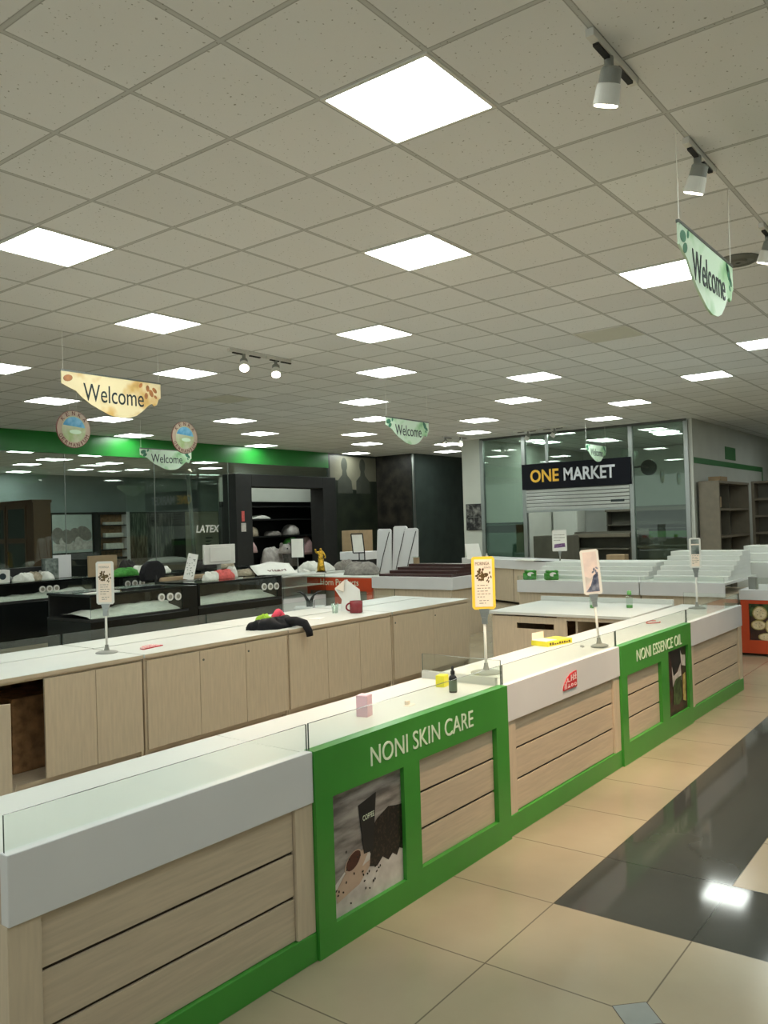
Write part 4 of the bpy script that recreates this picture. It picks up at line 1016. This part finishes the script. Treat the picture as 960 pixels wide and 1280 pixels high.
o.location = (14.6, 5.6, 0); o.scale = (2, 1, 3.4); tag(o, 'pale box standing at the post right of the shutter', 'box')

# taupe shelf units at right
def shelf_unit(label, loc, rotz, wd, z1, nsh, nd=1, dep=0.4):
    t = thing('shelf_unit', label, 'shelf', loc, rotz, 'taupe shelf units by the right wall')
    MB().box(0, .06, 0, dep, 0, z1).build('side_panel', 'taupe', t); MB().box(wd - .06, wd, 0, dep, 0, z1).build('side_panel', 'taupe', t)
    MB().box(.06, wd - .06, dep - .02, dep, 0, z1).build('back_panel', 'greystr', t)
    MB().box(0, wd, -.01, dep, z1, z1 + .05).build('top', 'taupe', t)
    for i in range(nsh):
        z = .1 + (z1 - .1) * i / nsh
        MB().box(.06, wd - .06, 0, dep - .02, z, z + .045).build('shelf', 'taupe', t)
    for k in range(1, nd + 1):
        MB().box(wd * k / (nd + 1) - .01, wd * k / (nd + 1) + .01, .12, dep - .02, .1, z1).build('divider', 'greystr', t)
    return t
shelf_unit('taupe shelf unit against the white wall beside the shopfront', (17.32, 4.65, 0), 0, 2.38, 2.33, 4)
shelf_unit('taupe shelf unit turned at a right angle, cut by frame edge', (19.72, 4.6, 0), R(-90), 2.2, 2.36, 6, 0, 0.36)
o = MB().box(0, .5, 0, .25, 0, .10).build('cardboard_box', 'card', loc=(17.75, 4.72, 2.38), bevel=.004); tag(o, 'flat brown box on top of the taupe shelf unit', 'box')
o = MB().box(0, .25, 0, .12, 0, .22).build('small_carton', 'card', loc=(17.50, 4.72, 1.84), bevel=.004); tag(o, 'small beige carton on a taupe shelf', 'box')

# ------------------------------------------------------------------ black jewellery counters
def black_counter(label, x, y, wd, dep, z1, zg, discs=(), left_post=0.0, right_post=0.0, cloth=True):
    t = thing('black_showcase', label, 'showcase', (x, y, 0), 0, 'black glass showcases')
    MB().box(0, wd, 0, dep, 0, zg - .03).build('base_cabinet', 'black', t, .004)
    MB().box(0, wd, 0.0, dep, zg - .03, zg).build('display_floor', 'blackm', t)
    MB().box(0.02, wd - .02, dep - .03, dep, zg, z1 - .03).build('back_panel', 'blackm', t)
    tp = MB(); tp.box(0, wd, 0, .04, z1 - .03, z1); tp.box(0, wd, dep * .55, dep, z1 - .03, z1); tp.box(0, .04, .04, dep * .55, z1 - .03, z1); tp.box(wd - .04, wd, .04, dep * .55, z1 - .03, z1); tp.build('top_frame', 'black', t)
    g = MB(); g.box(.04, wd - .04, .042, dep * .55 - .002, z1 - .012, z1 - .004); g.build('top_glass', 'glass', t)
    pane(max(.01, left_post), wd - max(.01, right_post), .006, 0, zg, z1 - .03, 'glass_pane', t)
    if left_post: MB().box(0, left_post, 0, .3, zg, z1 - .03).build('post', 'black', t)
    if right_post: MB().box(wd - right_post, wd, 0, .3, zg, z1 - .03).build('post', 'black', t)
    if cloth:
        cl = MB(); n = 14; P = []
        rr = random.Random(int(x * 10))
        for i in range(n + 1): P.append((.03 + (wd - .06) * i / n, zg + .035 + .05 * i / n + rr.uniform(0, .03)))
        vs = []; fs = []
        for i, (a, b) in enumerate(P):
            vs += [(a, .05, zg + .005), (a, .12, zg + .03), (a, dep * .45, b), (a, dep * .75, b - .01)]
        for i in range(n):
            for k in range(3): fs.append((i * 4 + k, i * 4 + 4 + k, i * 4 + 5 + k, i * 4 + 1 + k))
        cl.add(vs, fs); cl.build('felt_lining', 'whitecloth', t, smooth=True)
    for (dx, dz) in discs:
        d = MB(); d.ellipse(dx, dz, .052, .052, 0, .012, 0, T(0, -.0, 0) @ FY, 20); d.ellipse(dx, dz, .03, .03, .012, .014, 1, FY, 14); d.build('round_plate', ['whitep', 'inkg'], t)
    return t
black_counter('black showcase with white lining and three discs, nearest of the black ones', 5.83, 8.9, 1.5, .95, .96, .655, ((1.05, .84), (1.19, .835), (1.32, .83)), right_post=.1)
black_counter('black showcase with white lining carrying the pink cloth', 7.52, 8.92, 1.63, .95, .975, .66, ((1.25, .83), (1.38, .825), (1.51, .82)), left_post=.03, right_post=.1)
o = MB().box(0, .19, 0, .8, 0, .955).build('counter_post', 'black', loc=(7.332, 8.93, 0), bevel=.004); tag(o, 'black block filling the gap between two showcases', 'block')
black_counter('black showcase far left in front of the brown wardrobe', 6.35, 12.2, 1.75, .8, .98, .70, ((.80, .85), (.92, .85), (1.04, .85)))
black_counter('black showcase behind the plant sign with green cloth on top', 8.15, 11.6, 1.6, .8, .98, .72, ((.15, .86), (.29, .86), (.43, .855)))
black_counter('black showcase behind the monitor in the far middle', 9.85, 11.6, 1.6, .8, .98, .72, ())
# light section between black and orange
t = thing('light_showcase', 'pale lit showcase joining black showcases and orange counter', 'showcase', (9.18, 8.92, 0))
MB().box(0, .98, 0, .5, 0, .60).build('base_cabinet', 'fascia', t); MB().box(.02, .98, .4, .45, .6, .93).build('back_panel', 'wall', t); MB().box(0, .98, .05, .4, .76, .775).build('shelf', 'white', t)
MB().box(0, 1.0, 0, .5, .93, .95).build('top', 'white', t); pane(.01, .98, .006, 0, .6, .93, 'glass_pane', t)
t = thing('back_table', 'long pale table behind the showcases heaped with wrapping', 'table', (9.9, 9.55, 0), 0)
MB().box(0, 2.0, 0, .8, .86, .90).build('tabletop', 'white', t); 
for (a, b) in ((.05, .05), (1.9, .05), (.05, .7), (1.9, .7)): MB().box(a, a + .05, b, b + .05, 0, .86).build('leg', 'blackm', t)
t = thing('display_ledge', 'white ledge with dark gap left of the leaning boards', 'display counter', (12.2, 9.70, 0), 0)
MB().box(0, .5, 0, .62, 1.05, 1.2).build('top', 'fascia', t, .004); MB().box(.05, .5, .02, .60, 0.0, 1.05).build('body', 'blackm', t)

# ------------------------------------------------------------------ goods on the black counters
def heap(name, label, cat, loc, sx, sy, sz, m, seed, rz=0, rough=.28, group=None):
    o = MB().lump(sx, sy, sz, seed, 0, rough=rough).build(name, m, loc=loc, rotz=rz, smooth=True)
    return tag(o, label, cat, group)
ZB, ZC, ZA = .96, .975, .98
heap('folded_cloth', 'coral cloth crumpled beside a white bag on the showcase', 'cloth', (8.35, 9.35, ZC), .19, .13, .12, 'coral', 21)
heap('plastic_bag', 'crumpled white bag left of the coral cloth', 'bag', (8.03, 9.25, ZC), .15, .10, .11, 'whitecloth', 22)
heap('plastic_bag', 'white lump of wrapping on top of the coral cloth side', 'bag', (8.60, 9.42, ZC), .10, .09, .15, 'whitecloth', 23)
heap('folded_cloth', 'beige garments heap right of the coral cloth', 'cloth', (8.98, 9.55, ZC), .16, .12, .09, 'beigecloth', 24)
heap('folded_cloth', 'dark brown cloth between beige garments and printed paper', 'cloth', (9.42, 9.78, ZC), .22, .1, .11, 'darkcloth', 25)
o = MB().prism([(-.25, -.02), (-.2, .01), (-.28, .03)], 0, .01).build('folded_cloth', 'whitecloth', loc=(8.78, 9.15, ZC)); tag(o, 'thin white cloth scrap at the front edge of the showcase', 'cloth')
t = thing('printed_bag', 'large white paper with red print on the showcase corner', 'paper', (9.25, 9.2, ZC), R(-25))
pb = MB(); vs = []; fs = []
rr = random.Random(11); nx, ny = 9, 7
for j in range(ny):
    for i in range(nx):
        a, b = -0.33 + .66 * i / (nx - 1), -.22 + .5 * j / (ny - 1)
        vs.append((a + .06 * j / ny, b, .012 + .22 * (j / ny) ** 1.3 * (1 - .6 * abs(i / (nx - 1) - .55)) + rr.uniform(0, .012)))
for j in range(ny - 1):
    for i in range(nx - 1): fs.append((j * nx + i, j * nx + i + 1, (j + 1) * nx + i + 1, (j + 1) * nx + i))
pb.add(vs, fs); ob = pb.build('sheet', 'paper', t, smooth=True); sm = ob.modifiers.new('solid', 'SOLIDIFY'); sm.thickness = .004
X = T(-.12, -.12, .055) @ Matrix.Rotation(R(22), 4, 'X')
text('lettering', 'vitari', X, .3, .07, 'maroonink', t, .006)
# monitor seen from behind
t = thing('monitor', 'white backed monitor standing on the showcase', 'monitor', (8.62, 9.72, ZC), R(-12))
MB().box(-.27, .27, -.025, .025, .20, .50).build('screen', 'whitep', t, .008)
MB().box(-.18, .18, -.04, -.025, .24, .46).build('back_cover', 'whitep', t, .01)
MB().box(-.03, .03, .0, .02, .02, .24).build('stand', 'greyp', t); MB().lathe([(.13, 0), (.13, .012), (.03, .025)], 24).build('foot', 'greyp', t)
t = thing('leaflet', 'tilted speckled leaflet leaning beside the monitor', 'paper', (8.02, 9.72, ZC), R(-20))
lf = MB(); X = Matrix.Rotation(R(-12), 4, 'X') @ Matrix.Rotation(R(14), 4, 'Y') @ FY
lf.prism([(-.09, 0), (.07, 0), (.09, .40), (-.06, .40)], -.003, .003, 0, X)
rr = random.Random(4)
for i in range(26): lf.ellipse(rr.uniform(-.06, .06), rr.uniform(.05, .36), .008, .006, .003, .004, 1, X, 7)
lf.build('sheet', ['paper', 'label'], t)
t = thing('desk_chair', 'black padded chair behind the showcases left of the monitor', 'chair', (8.35, 11.0, 0), R(200))
bk = MB(); bk.prism([(-.30, .92), (.30, .92), (.33, 1.05), (.26, 1.17), (.12, 1.235), (-.12, 1.235), (-.26, 1.17), (-.33, 1.05)], -.05, .05, 0, FY); bk.build('backrest', 'blackcloth', t, .03)
MB().box(-.27, .27, -.45, .05, .45, .55).build('seat', 'blackcloth', t, .03)
MB().tube([(0, 0.03, .5), (0, .08, .75), (0, .04, 1.0)], .025, 8).build('back_post', 'blackm', t); MB().tube([(0, -.2, .06), (0, -.2, .45)], .03, 10).build('column', 'steeldk', t)
for k in range(5):
    a = R(72 * k); MB().tube([(0, -.2, .09), (.27 * math.cos(a), -.2 + .27 * math.sin(a), .05), (.28 * math.cos(a), -.2 + .28 * math.sin(a), .0)], .02, 6).build('foot', 'blackm', t)
t = thing('rolled_mat', 'pale rolled mat lying between the black showcases', 'mat', (8.35, 10.1, .90), R(3))
MB().tube([(-.55, 0, .06), (.0, 0, .062), (.5, 0, .06)], .06, 14).build('roll', 'card', t, smooth=True)
o = MB().box(-.8, .8, -.25, .25, 0, .88).build('work_bench', 'blackm', loc=(8.3, 10.12, 0), bevel=.004); tag(o, 'black bench carrying the pale rolled mat', 'bench')
# on the nearest black counter
t = thing('desk_lamp', 'small red shaded object on the nearest black showcase', 'ornament', (6.42, 9.45, ZB))
MB().lathe([(.09, 0), (.09, .03), (.05, .04)], 20).build('base', 'blackm', t); MB().lathe([(.085, .04), (.06, .14), (.045, .145)], 20).build('shade', 'coral', t)
o = MB().prism([(-.25, -.05), (.25, -.06), (.22, .06), (-.24, .05)], 0, .008).build('paper_sheet', 'paper', loc=(6.15, 9.15, ZB), rotz=R(5)); tag(o, 'white sheet lying at the left end of the nearest black showcase', 'paper')
# stuff on the far left showcase
t = thing('small_printer', 'white box with a dark print on the far left showcase', 'box', (6.62, 12.6, ZA), R(-10))
MB().box(-.17, .17, -.12, .12, 0, .20).build('body', 'whitep', t, .01); MB().ellipse(.06, .10, .05, .05, 0, .004, 0, T(0, -.12, 0) @ FY).build('print', 'ink', t); MB().tube([(.17, 0, .1), (.24, -.02, .05)], .02, 8).build('spout', 'greyp', t)
for i, (x, y, s, m, lab) in enumerate(((7.02, 12.5, .15, 'whitecloth', 'crumpled white wrapping beside the white printed box'), (7.25, 12.6, .12, 'beigecloth', 'crumpled beige wrapping in the middle of the far left heap'), (7.42, 12.55, .13, 'whitecloth', 'crumpled white wrapping at the right end of the far left heap'))):
    heap('wrapping', lab, 'wrapping', (x, y, ZA), s, .12, .12, m, 40 + i)
t = thing('display_riser', 'low dark riser box with round knob behind white wrappings', 'box', (7.1, 12.95, ZA))
MB().box(-.45, .5, -.1, .1, 0, .2).build('body', 'blackm', t, .004); MB().ellipse(.4, .1, .03, .04, 0, .01, 0, T(0, -.1, 0) @ FY).build('knob', 'whitep', t)
o = MB().box(-.17, .17, -.012, .012, 0, .38).build('acrylic_sheet', 'fascia', loc=(7.84, 12.75, ZA), rotz=R(4), bevel=.003); tag(o, 'pale upright sheet left of brown cardboard', 'sheet')
o = MB().box(-.28, .28, -.02, .02, 0, .35).build('cardboard_sheet', 'card', loc=(8.22, 13.0, ZA), rotz=R(2), bevel=.003)
o.location = (8.28, 12.25, ZA); tag(o, 'upright brown cardboard sheet behind the plant sign', 'cardboard')
o = MB().box(-.12, .12, -.06, .06, 0, .33).build('pale_case', 'mountain', loc=(7.60, 13.2, 1.0), bevel=.004)
o.location = (7.62, 12.75, ZA); tag(o, 'pale green case standing left of the upright sheet', 'case')
for i, (x, y, sx, sz, m, lab) in enumerate(((8.45, 11.85, .22, .12, 'greencloth', 'green cloth heap behind the plant sign'), (8.75, 11.85, .13, .14, 'whitecloth', 'white bundle right of the green cloth heap'), (9.0, 11.9, .12, .11, 'beigecloth', 'beige bundle between two white bundles on the back showcase'),
        (9.22, 11.9, .14, .10, 'whitecloth', 'white bundle at the right end of the back showcase'), (8.7, 12.15, .16, .22, 'darkcloth', 'dark bundle behind the white ones on the back showcase'), (10.2, 11.95, .28, .16, 'darkcloth', 'dark bundle on the far middle showcase'), (10.75, 11.95, .2, .12, 'beigecloth', 'beige bundle on the far middle showcase'))):
    heap('cloth_bundle', lab, 'bundle', (x, y, ZA), sx, .12, sz, m, 60 + i)
# on the long back table
for i, (x, y, sx, sz, m, lab) in enumerate(((10.15, 9.85, .17, .10, 'whitecloth', 'small white wrapping left of the gold figurine'), (10.45, 9.72, .15, .08, 'whitecloth', 'white wrapping in front of the white pole sign'), (11.15, 9.8, .22, .15, 'whitecloth', 'white bubble wrap right of the gold figurine'), (11.62, 9.72, .20, .16, 'greycloth', 'grey fur heap right of the gold figurine'), (11.2, 10.2, .3, .16, 'whitecloth', 'large pale wrapping behind the grey fur'))):
    heap('wrapping', lab, 'wrapping', (x, y, .90), sx, .13, sz, m, 80 + i)
heap('fur_heap', 'grey fur heap on top of the Horn Products counter', 'fur', (10.75, 8.6, .885), .22, .34, .19, 'greycloth', 90)
t = thing('tissue_box', 'pale open box on the table left of the pole sign', 'box', (9.95, 9.75, .90)); MB().box(-.12, .12, -.08, .08, 0, .14).build('body', 'whitep', t, .004); MB().box(-.09, .09, -.05, .05, .14, .145).build('opening', 'greyp', t)
t = thing('pole_sign', 'blank white pole sign left of the gold figurine', 'sign', (10.27, 9.62, .90), R(-45))
MB().lathe([(.08, 0), (.08, .01), (.01, .02)], 20).build('base', 'greyp', t); MB().tube([(0, 0, .02), (0, 0, .28)], .008, 8).build('pole', 'steel', t)
MB().box(-.115, .115, -.006, .006, .28, .62).build('frame', 'blackm', t); MB().box(-.1, .1, -.009, -.006, .295, .605).build('sheet', 'paper', t)
# gilded figurine
t = thing('gold_figurine', 'golden standing figurine on the table among wrappings', 'figurine', (10.72, 9.5, .90), R(-40))
MB().lathe([(.09, 0), (.09, .02), (.07, .03)], 20).build('plinth', 'blackm', t)
me = bpy.data.meshes.new('figure')
vv = [(0, 0, .24), (0, 0, .30), (0, 0, .36), (0, 0, .395), (0, -.005, .43), (.04, 0, .35), (.075, -.02, .29), (.06, -.06, .25), (-.04, 0, .35), (-.08, -.01, .36), (-.10, -.02, .42), (.02, 0, .16), (.03, 0, .03), (-.025, 0, .16), (-.035, 0, .03)]
ee = [(0, 1), (1, 2), (2, 3), (3, 4), (2, 5), (5, 6), (6, 7), (2, 8), (8, 9), (9, 10), (0, 11), (11, 12), (0, 13), (13, 14)]
me.from_pydata(vv, ee, []); fo = bpy.data.objects.new('figure', me); C.objects.link(fo); fo.parent = t
sk = fo.modifiers.new('skin', 'SKIN'); rad = [.045, .042, .045, .02, .032, .024, .018, .015, .024, .018, .014, .04, .045, .04, .045]
for i, r in enumerate(rad): me.skin_vertices[0].data[i].radius = (r, r)
me.skin_vertices[0].data[0].use_root = True
ss = fo.modifiers.new('sub', 'SUBSURF'); ss.levels = 2; ss.render_levels = 2; me.materials.append(M['statue'])
MB().lathe([(.075, .03), (.06, .12), (.045, .22), (.03, .26)], 18).build('robe', 'statue', t, smooth=True)
# black framed stand left of the boards
t = thing('frame_stand', 'thin black easel with small white sheet left of boards', 'easel', (11.8, 9.52, 0), R(-55))
fr = MB()
for a, b in (((-.11, 0, 1.2), (-.14, 0, 1.55)), ((.10, 0, 1.2), (.07, 0, 1.55)), ((-.14, 0, 1.55), (.07, 0, 1.55)), ((-.11, 0, 1.2), (.10, 0, 1.2)), ((0, 0, 0), (0, 0, 1.2)), ((0.1, 0.02, 0), (.10, 0, 1.2)), ((-.1, -.1, 0), (0, 0, .5))): fr.tube([a, b], .011, 6)
fr.build('frame', 'blackm', t); MB().prism([(-.10, 1.22), (.09, 1.22), (.06, 1.53), (-.125, 1.53)], -.004, .004, 0, FY).build('sheet', 'paper', t)
o = MB().box(0, .4, 0, .5, 0, 1.6).build('beige_cupboard', 'card', loc=(13.2, 10.6, 0), bevel=.005); tag(o, 'beige cupboard behind the black easel', 'cupboard')

# ------------------------------------------------------------------ rooms behind the partition
# brown wardrobe
t = thing('wardrobe', 'brown wardrobe with dark glass doors behind the glass at left', 'wardrobe', (8.94, 15.55, 0))
MB().box(0.02, .40, 0, 3.4, 0, 2.36).build('body', 'wardrobe', t)
MB().box(-.01, .42, -.01, 3.4, 2.36, 2.42).build('cornice', 'wardrobe', t)
for k in range(4):
    y = .25 + k * .8
    d = MB(); d.box(0, .02, y, y + .06, .05, 2.33); d.box(0, .02, y + .70, y + .76, .05, 2.33); d.box(0, .02, y + .06, y + .7, 2.25, 2.33); d.box(0, .02, y + .06, y + .7, .05, .12); d.box(0, .02, y + .06, y + .7, 1.55, 1.65)
    db = d.build('door', 'wardrobe', t); MB().box(.008, .012, y + .06, y + .7, 1.65, 2.25).box(.008, .012, y + .06, y + .7, .12, 1.55).build('pane', 'darkglass', db)
# back wall fittings at y = 19.8
WB = 25.0; K = 1.263; KZ = 1.066
struct('wall_panel', MB().box(14.78, 22.75, WB - .05, WB + .07, 0, 2.43), 'blackm')
t = thing('shelving_unit', 'dark open shelves holding white linen behind the glass partition', 'shelving', (11.7 * K, WB - .35, 0)); t.scale = (K, 1, KZ)
MB().box(1.38, 2.38, .28, .299, 0, 2.28).build('back_panel', 'cavity', t); MB().box(1.38, 2.38, 0, .3, 2.2, 2.28).build('head_rail', 'blackm', t)
MB().box(2.28, 2.38, -.02, .3, 0, 2.28).build('post', 'fascia', t); MB().box(1.38, 1.46, 0, .3, 0, 2.2).build('post', 'blackm', t)
for z in (1.05, 1.43, 1.83): MB().box(1.46, 2.28, 0, .3, z, z + .03).build('shelf', 'blackm', t)
MB().box(1.38, 2.38, 0, .3, .75, .82).build('shelf', 'blackm', t)
for i, z in enumerate((1.08, 1.46, 1.86)):
    o = MB().box(-.28, .28, -.1, .1, 0, .08 + .04 * (2 - i)).build('folded_linen', 'whitecloth', loc=(13.62 * K, WB - .22, z * KZ + .001), bevel=.015); o.scale = (K, 1, K)
    tag(o, 'white folded linen on the %s shelf behind the glass' % ['lowest', 'middle', 'topmost'][i], 'linen', 'folded linen on shelves')
t = thing('bedroom_picture', 'large bedroom picture on the wall beside the wardrobe', 'picture', (11.88 * K, WB - .075, 1.094)); t.scale = (K, 1, K)
pm = MB(); pm.prism([(0, 0), (1.15, 0), (1.15, 1.0), (0, 1.0)], 0, .02, 0, FY)
pm.prism([(0, .25), (1.15, .3), (1.15, .08), (0, .05)], .02, .022, 1, FY)
for (a, b, rx, ry, m) in ((.15, .45, .18, .22, 3), (.42, .42, .16, .2, 3), (.68, .45, .17, .22, 3), (.92, .50, .17, .24, 3), (.3, .3, .12, .12, 4), (.75, .3, .12, .12, 4)):
    pm.ellipse(a, b, rx, ry, .022, .024 + a * .001, m, FY, 16, a)
pm.build('canvas', ['photo_bed', 'photo_pale', 'photo_dark', 'greycloth', 'photo_pale'], t)
t = thing('bamboo_poster', 'dark bamboo grove poster left of the LATEX panel', 'poster', (14.15 * K, WB - .075, .336)); t.scale = (K, 1, K)
MB().prism([(0, .35), (1.62, .35), (1.62, 1.62), (0, 1.62)], 0, .02, 0, FY).build('canvas', 'photo_bamboo', t)
MB().prism([(0, 0), (1.62, 0), (1.62, .35), (0, .35)], 0, .02, 0, FY).build('lower_strip', 'greycloth', t)
heap('pillow', 'long white pillow below the bamboo poster', 'pillow', (15.1 * K, WB - .75, .58), .95, .2, .2, 'whitecloth', 95, rough=.08)
o = MB().box(-1.1, 1.1, -.3, .3, 0, .58).build('bed_base', 'greystr', loc=(15.1 * K, WB - .78, 0), bevel=.02); tag(o, 'dark bed base below the bamboo poster', 'bed')
t = thing('latex_panel', 'tall pale panel with dark print far behind the LATEX lettering', 'panel', (16.2 * K, WB - .085, .50)); t.scale = (K, 1, K)
MB().prism([(0, 0), (1.28, 0), (1.28, 1.52), (0, 1.52)], 0, .03, 0, FY).build('panel', 'latexpanel', t)
sh_ = MB(); 
rr = random.Random(8)
for i in range(7): sh_.prism([(.75, .1 + i * .1), (.75 + rr.uniform(.1, .3), .1 + i * .1), (1.0, .13 + i * .1), (.75, .13 + i * .1)], .03, .033, 0, FY)
sh_.build('printing', 'ink', t)

t = thing('standing_pole', 'pale slanted pole beside the black portal behind glass', 'pole', (12.6, 15.2, 0)); MB().tube([(.2, 0, 0), (.0, 0, 3.0)], .045, 12).build('pole', 'greyp', t, smooth=True); MB().lathe([(.2, 0), (.2, .03), (.05, .05)], 18, 0, T(.2, 0, 0)).build('foot', 'greyp', t)
t = thing('glass_lettering', 'white slanted LATEX lettering stuck on the glass partition', 'lettering', (12.29, BY - .001, 1.65))
text('lettering', 'LATEX', FY @ Matrix(((1, .2, 0, 0), (0, 1, 0, 0), (0, 0, 1, 0), (0, 0, 0, 1))), .66, .165, 'paper', t, .003, .015)
# little pink sign on the portal
t = thing('portal_notice', 'narrow pink and white notice on the black portal jamb', 'notice', (13.45, BY - .25, 1.64))
MB().prism([(0, .24), (.09, .24), (.09, .48), (0, .48)], 0, .006, 0, FY).build('upper_card', 'coral', t); MB().prism([(-.02, 0), (.13, 0), (.13, .2), (-.02, .2)], 0, .006, 0, FY).build('lower_card', 'photo_pale', t)
# bedding shelves inside the portal
t = thing('bedding_shelf', 'dark open shelf stacked with bedding inside the portal', 'shelf', (15.1, 16.4, 0))
MB().box(0, 4.0, .55, .6, 0, 3.0).build('back_panel', 'blackm', t)
for x in (0, 3.95): MB().box(x, x + .05, 0, .55, 0, 2.3).build('side_panel', 'blackm', t)
for z in (.55, 1.45, 1.92, 2.28): MB().box(.05, 3.95, 0, .55, z, z + .04).build('shelf', 'blackm', t)
MB().box(-.2, 4.2, .3, .35, 2.45, 3.1).build('header', 'wallgrey', t)
bd_ = [(15.5, 1.96, .3, .12, 'whitecloth', 'white folded bedding on the upper shelf in the portal'), (16.25, 1.96, .38, .1, 'whitecloth', 'long white folded bedding right on the upper shelf in the portal'),
       (15.42, 1.49, .20, .12, 'whitecloth', 'pale bolster at the left of the middle portal shelf'), (15.92, 1.49, .24, .26, 'beigecloth', 'patterned beige pillow on the middle portal shelf'), (16.75, 1.49, .28, .12, 'greycloth', 'grey pillow on the middle portal shelf'), (17.5, 1.49, .3, .28, 'photo_pale', 'pale cushion right on the middle portal shelf'),
       (15.55, .59, .34, .5, 'beigecloth', 'large beige bedding bag low in the portal'), (15.6, 1.05, .30, .30, 'rosecloth', 'pale rose cushion on the bedding bags'), (16.5, .59, .42, .55, 'photo_pale', 'grey white plush bundle low in the portal'), (17.35, .59, .34, .42, 'greycloth', 'grey bedding bag right of the plush bundle'),
       (17.35, 1.2, .25, .2, 'greencloth', 'dark green cushion behind the blank pole sign'), (18.05, .9, .3, .5, 'rosecloth', 'dusky rose bag at the right of the portal')]
for i, (x, z, sx, sz, m, lab) in enumerate(bd_):
    heap('bedding', lab, 'bedding', (x, 16.65 if i not in (7, 8, 10) else 16.45, z), sx, .24, sz, m, 120 + i, rough=.16, group='bedding in the portal')
t = thing('plush_toy', 'grey plush animal face on the bedding pile', 'toy', (16.75, 16.15, .98)) 
hd = MB(); hd.lump(.22, .16, .26, 140, 0, rough=.06); hd.build('head', 'photo_pale', t, smooth=True)
for s in (-1, 1): MB().lump(.07, .04, .1, 3, 0, T(s * .15, 0, .2), rough=.05).build('ear', 'greycloth', t, smooth=True); MB().ellipse(s * .08, .14, .02, .02, 0, .012, 0, T(0, -.15, 0) @ FY, 10).build('eye', 'blackm', t)
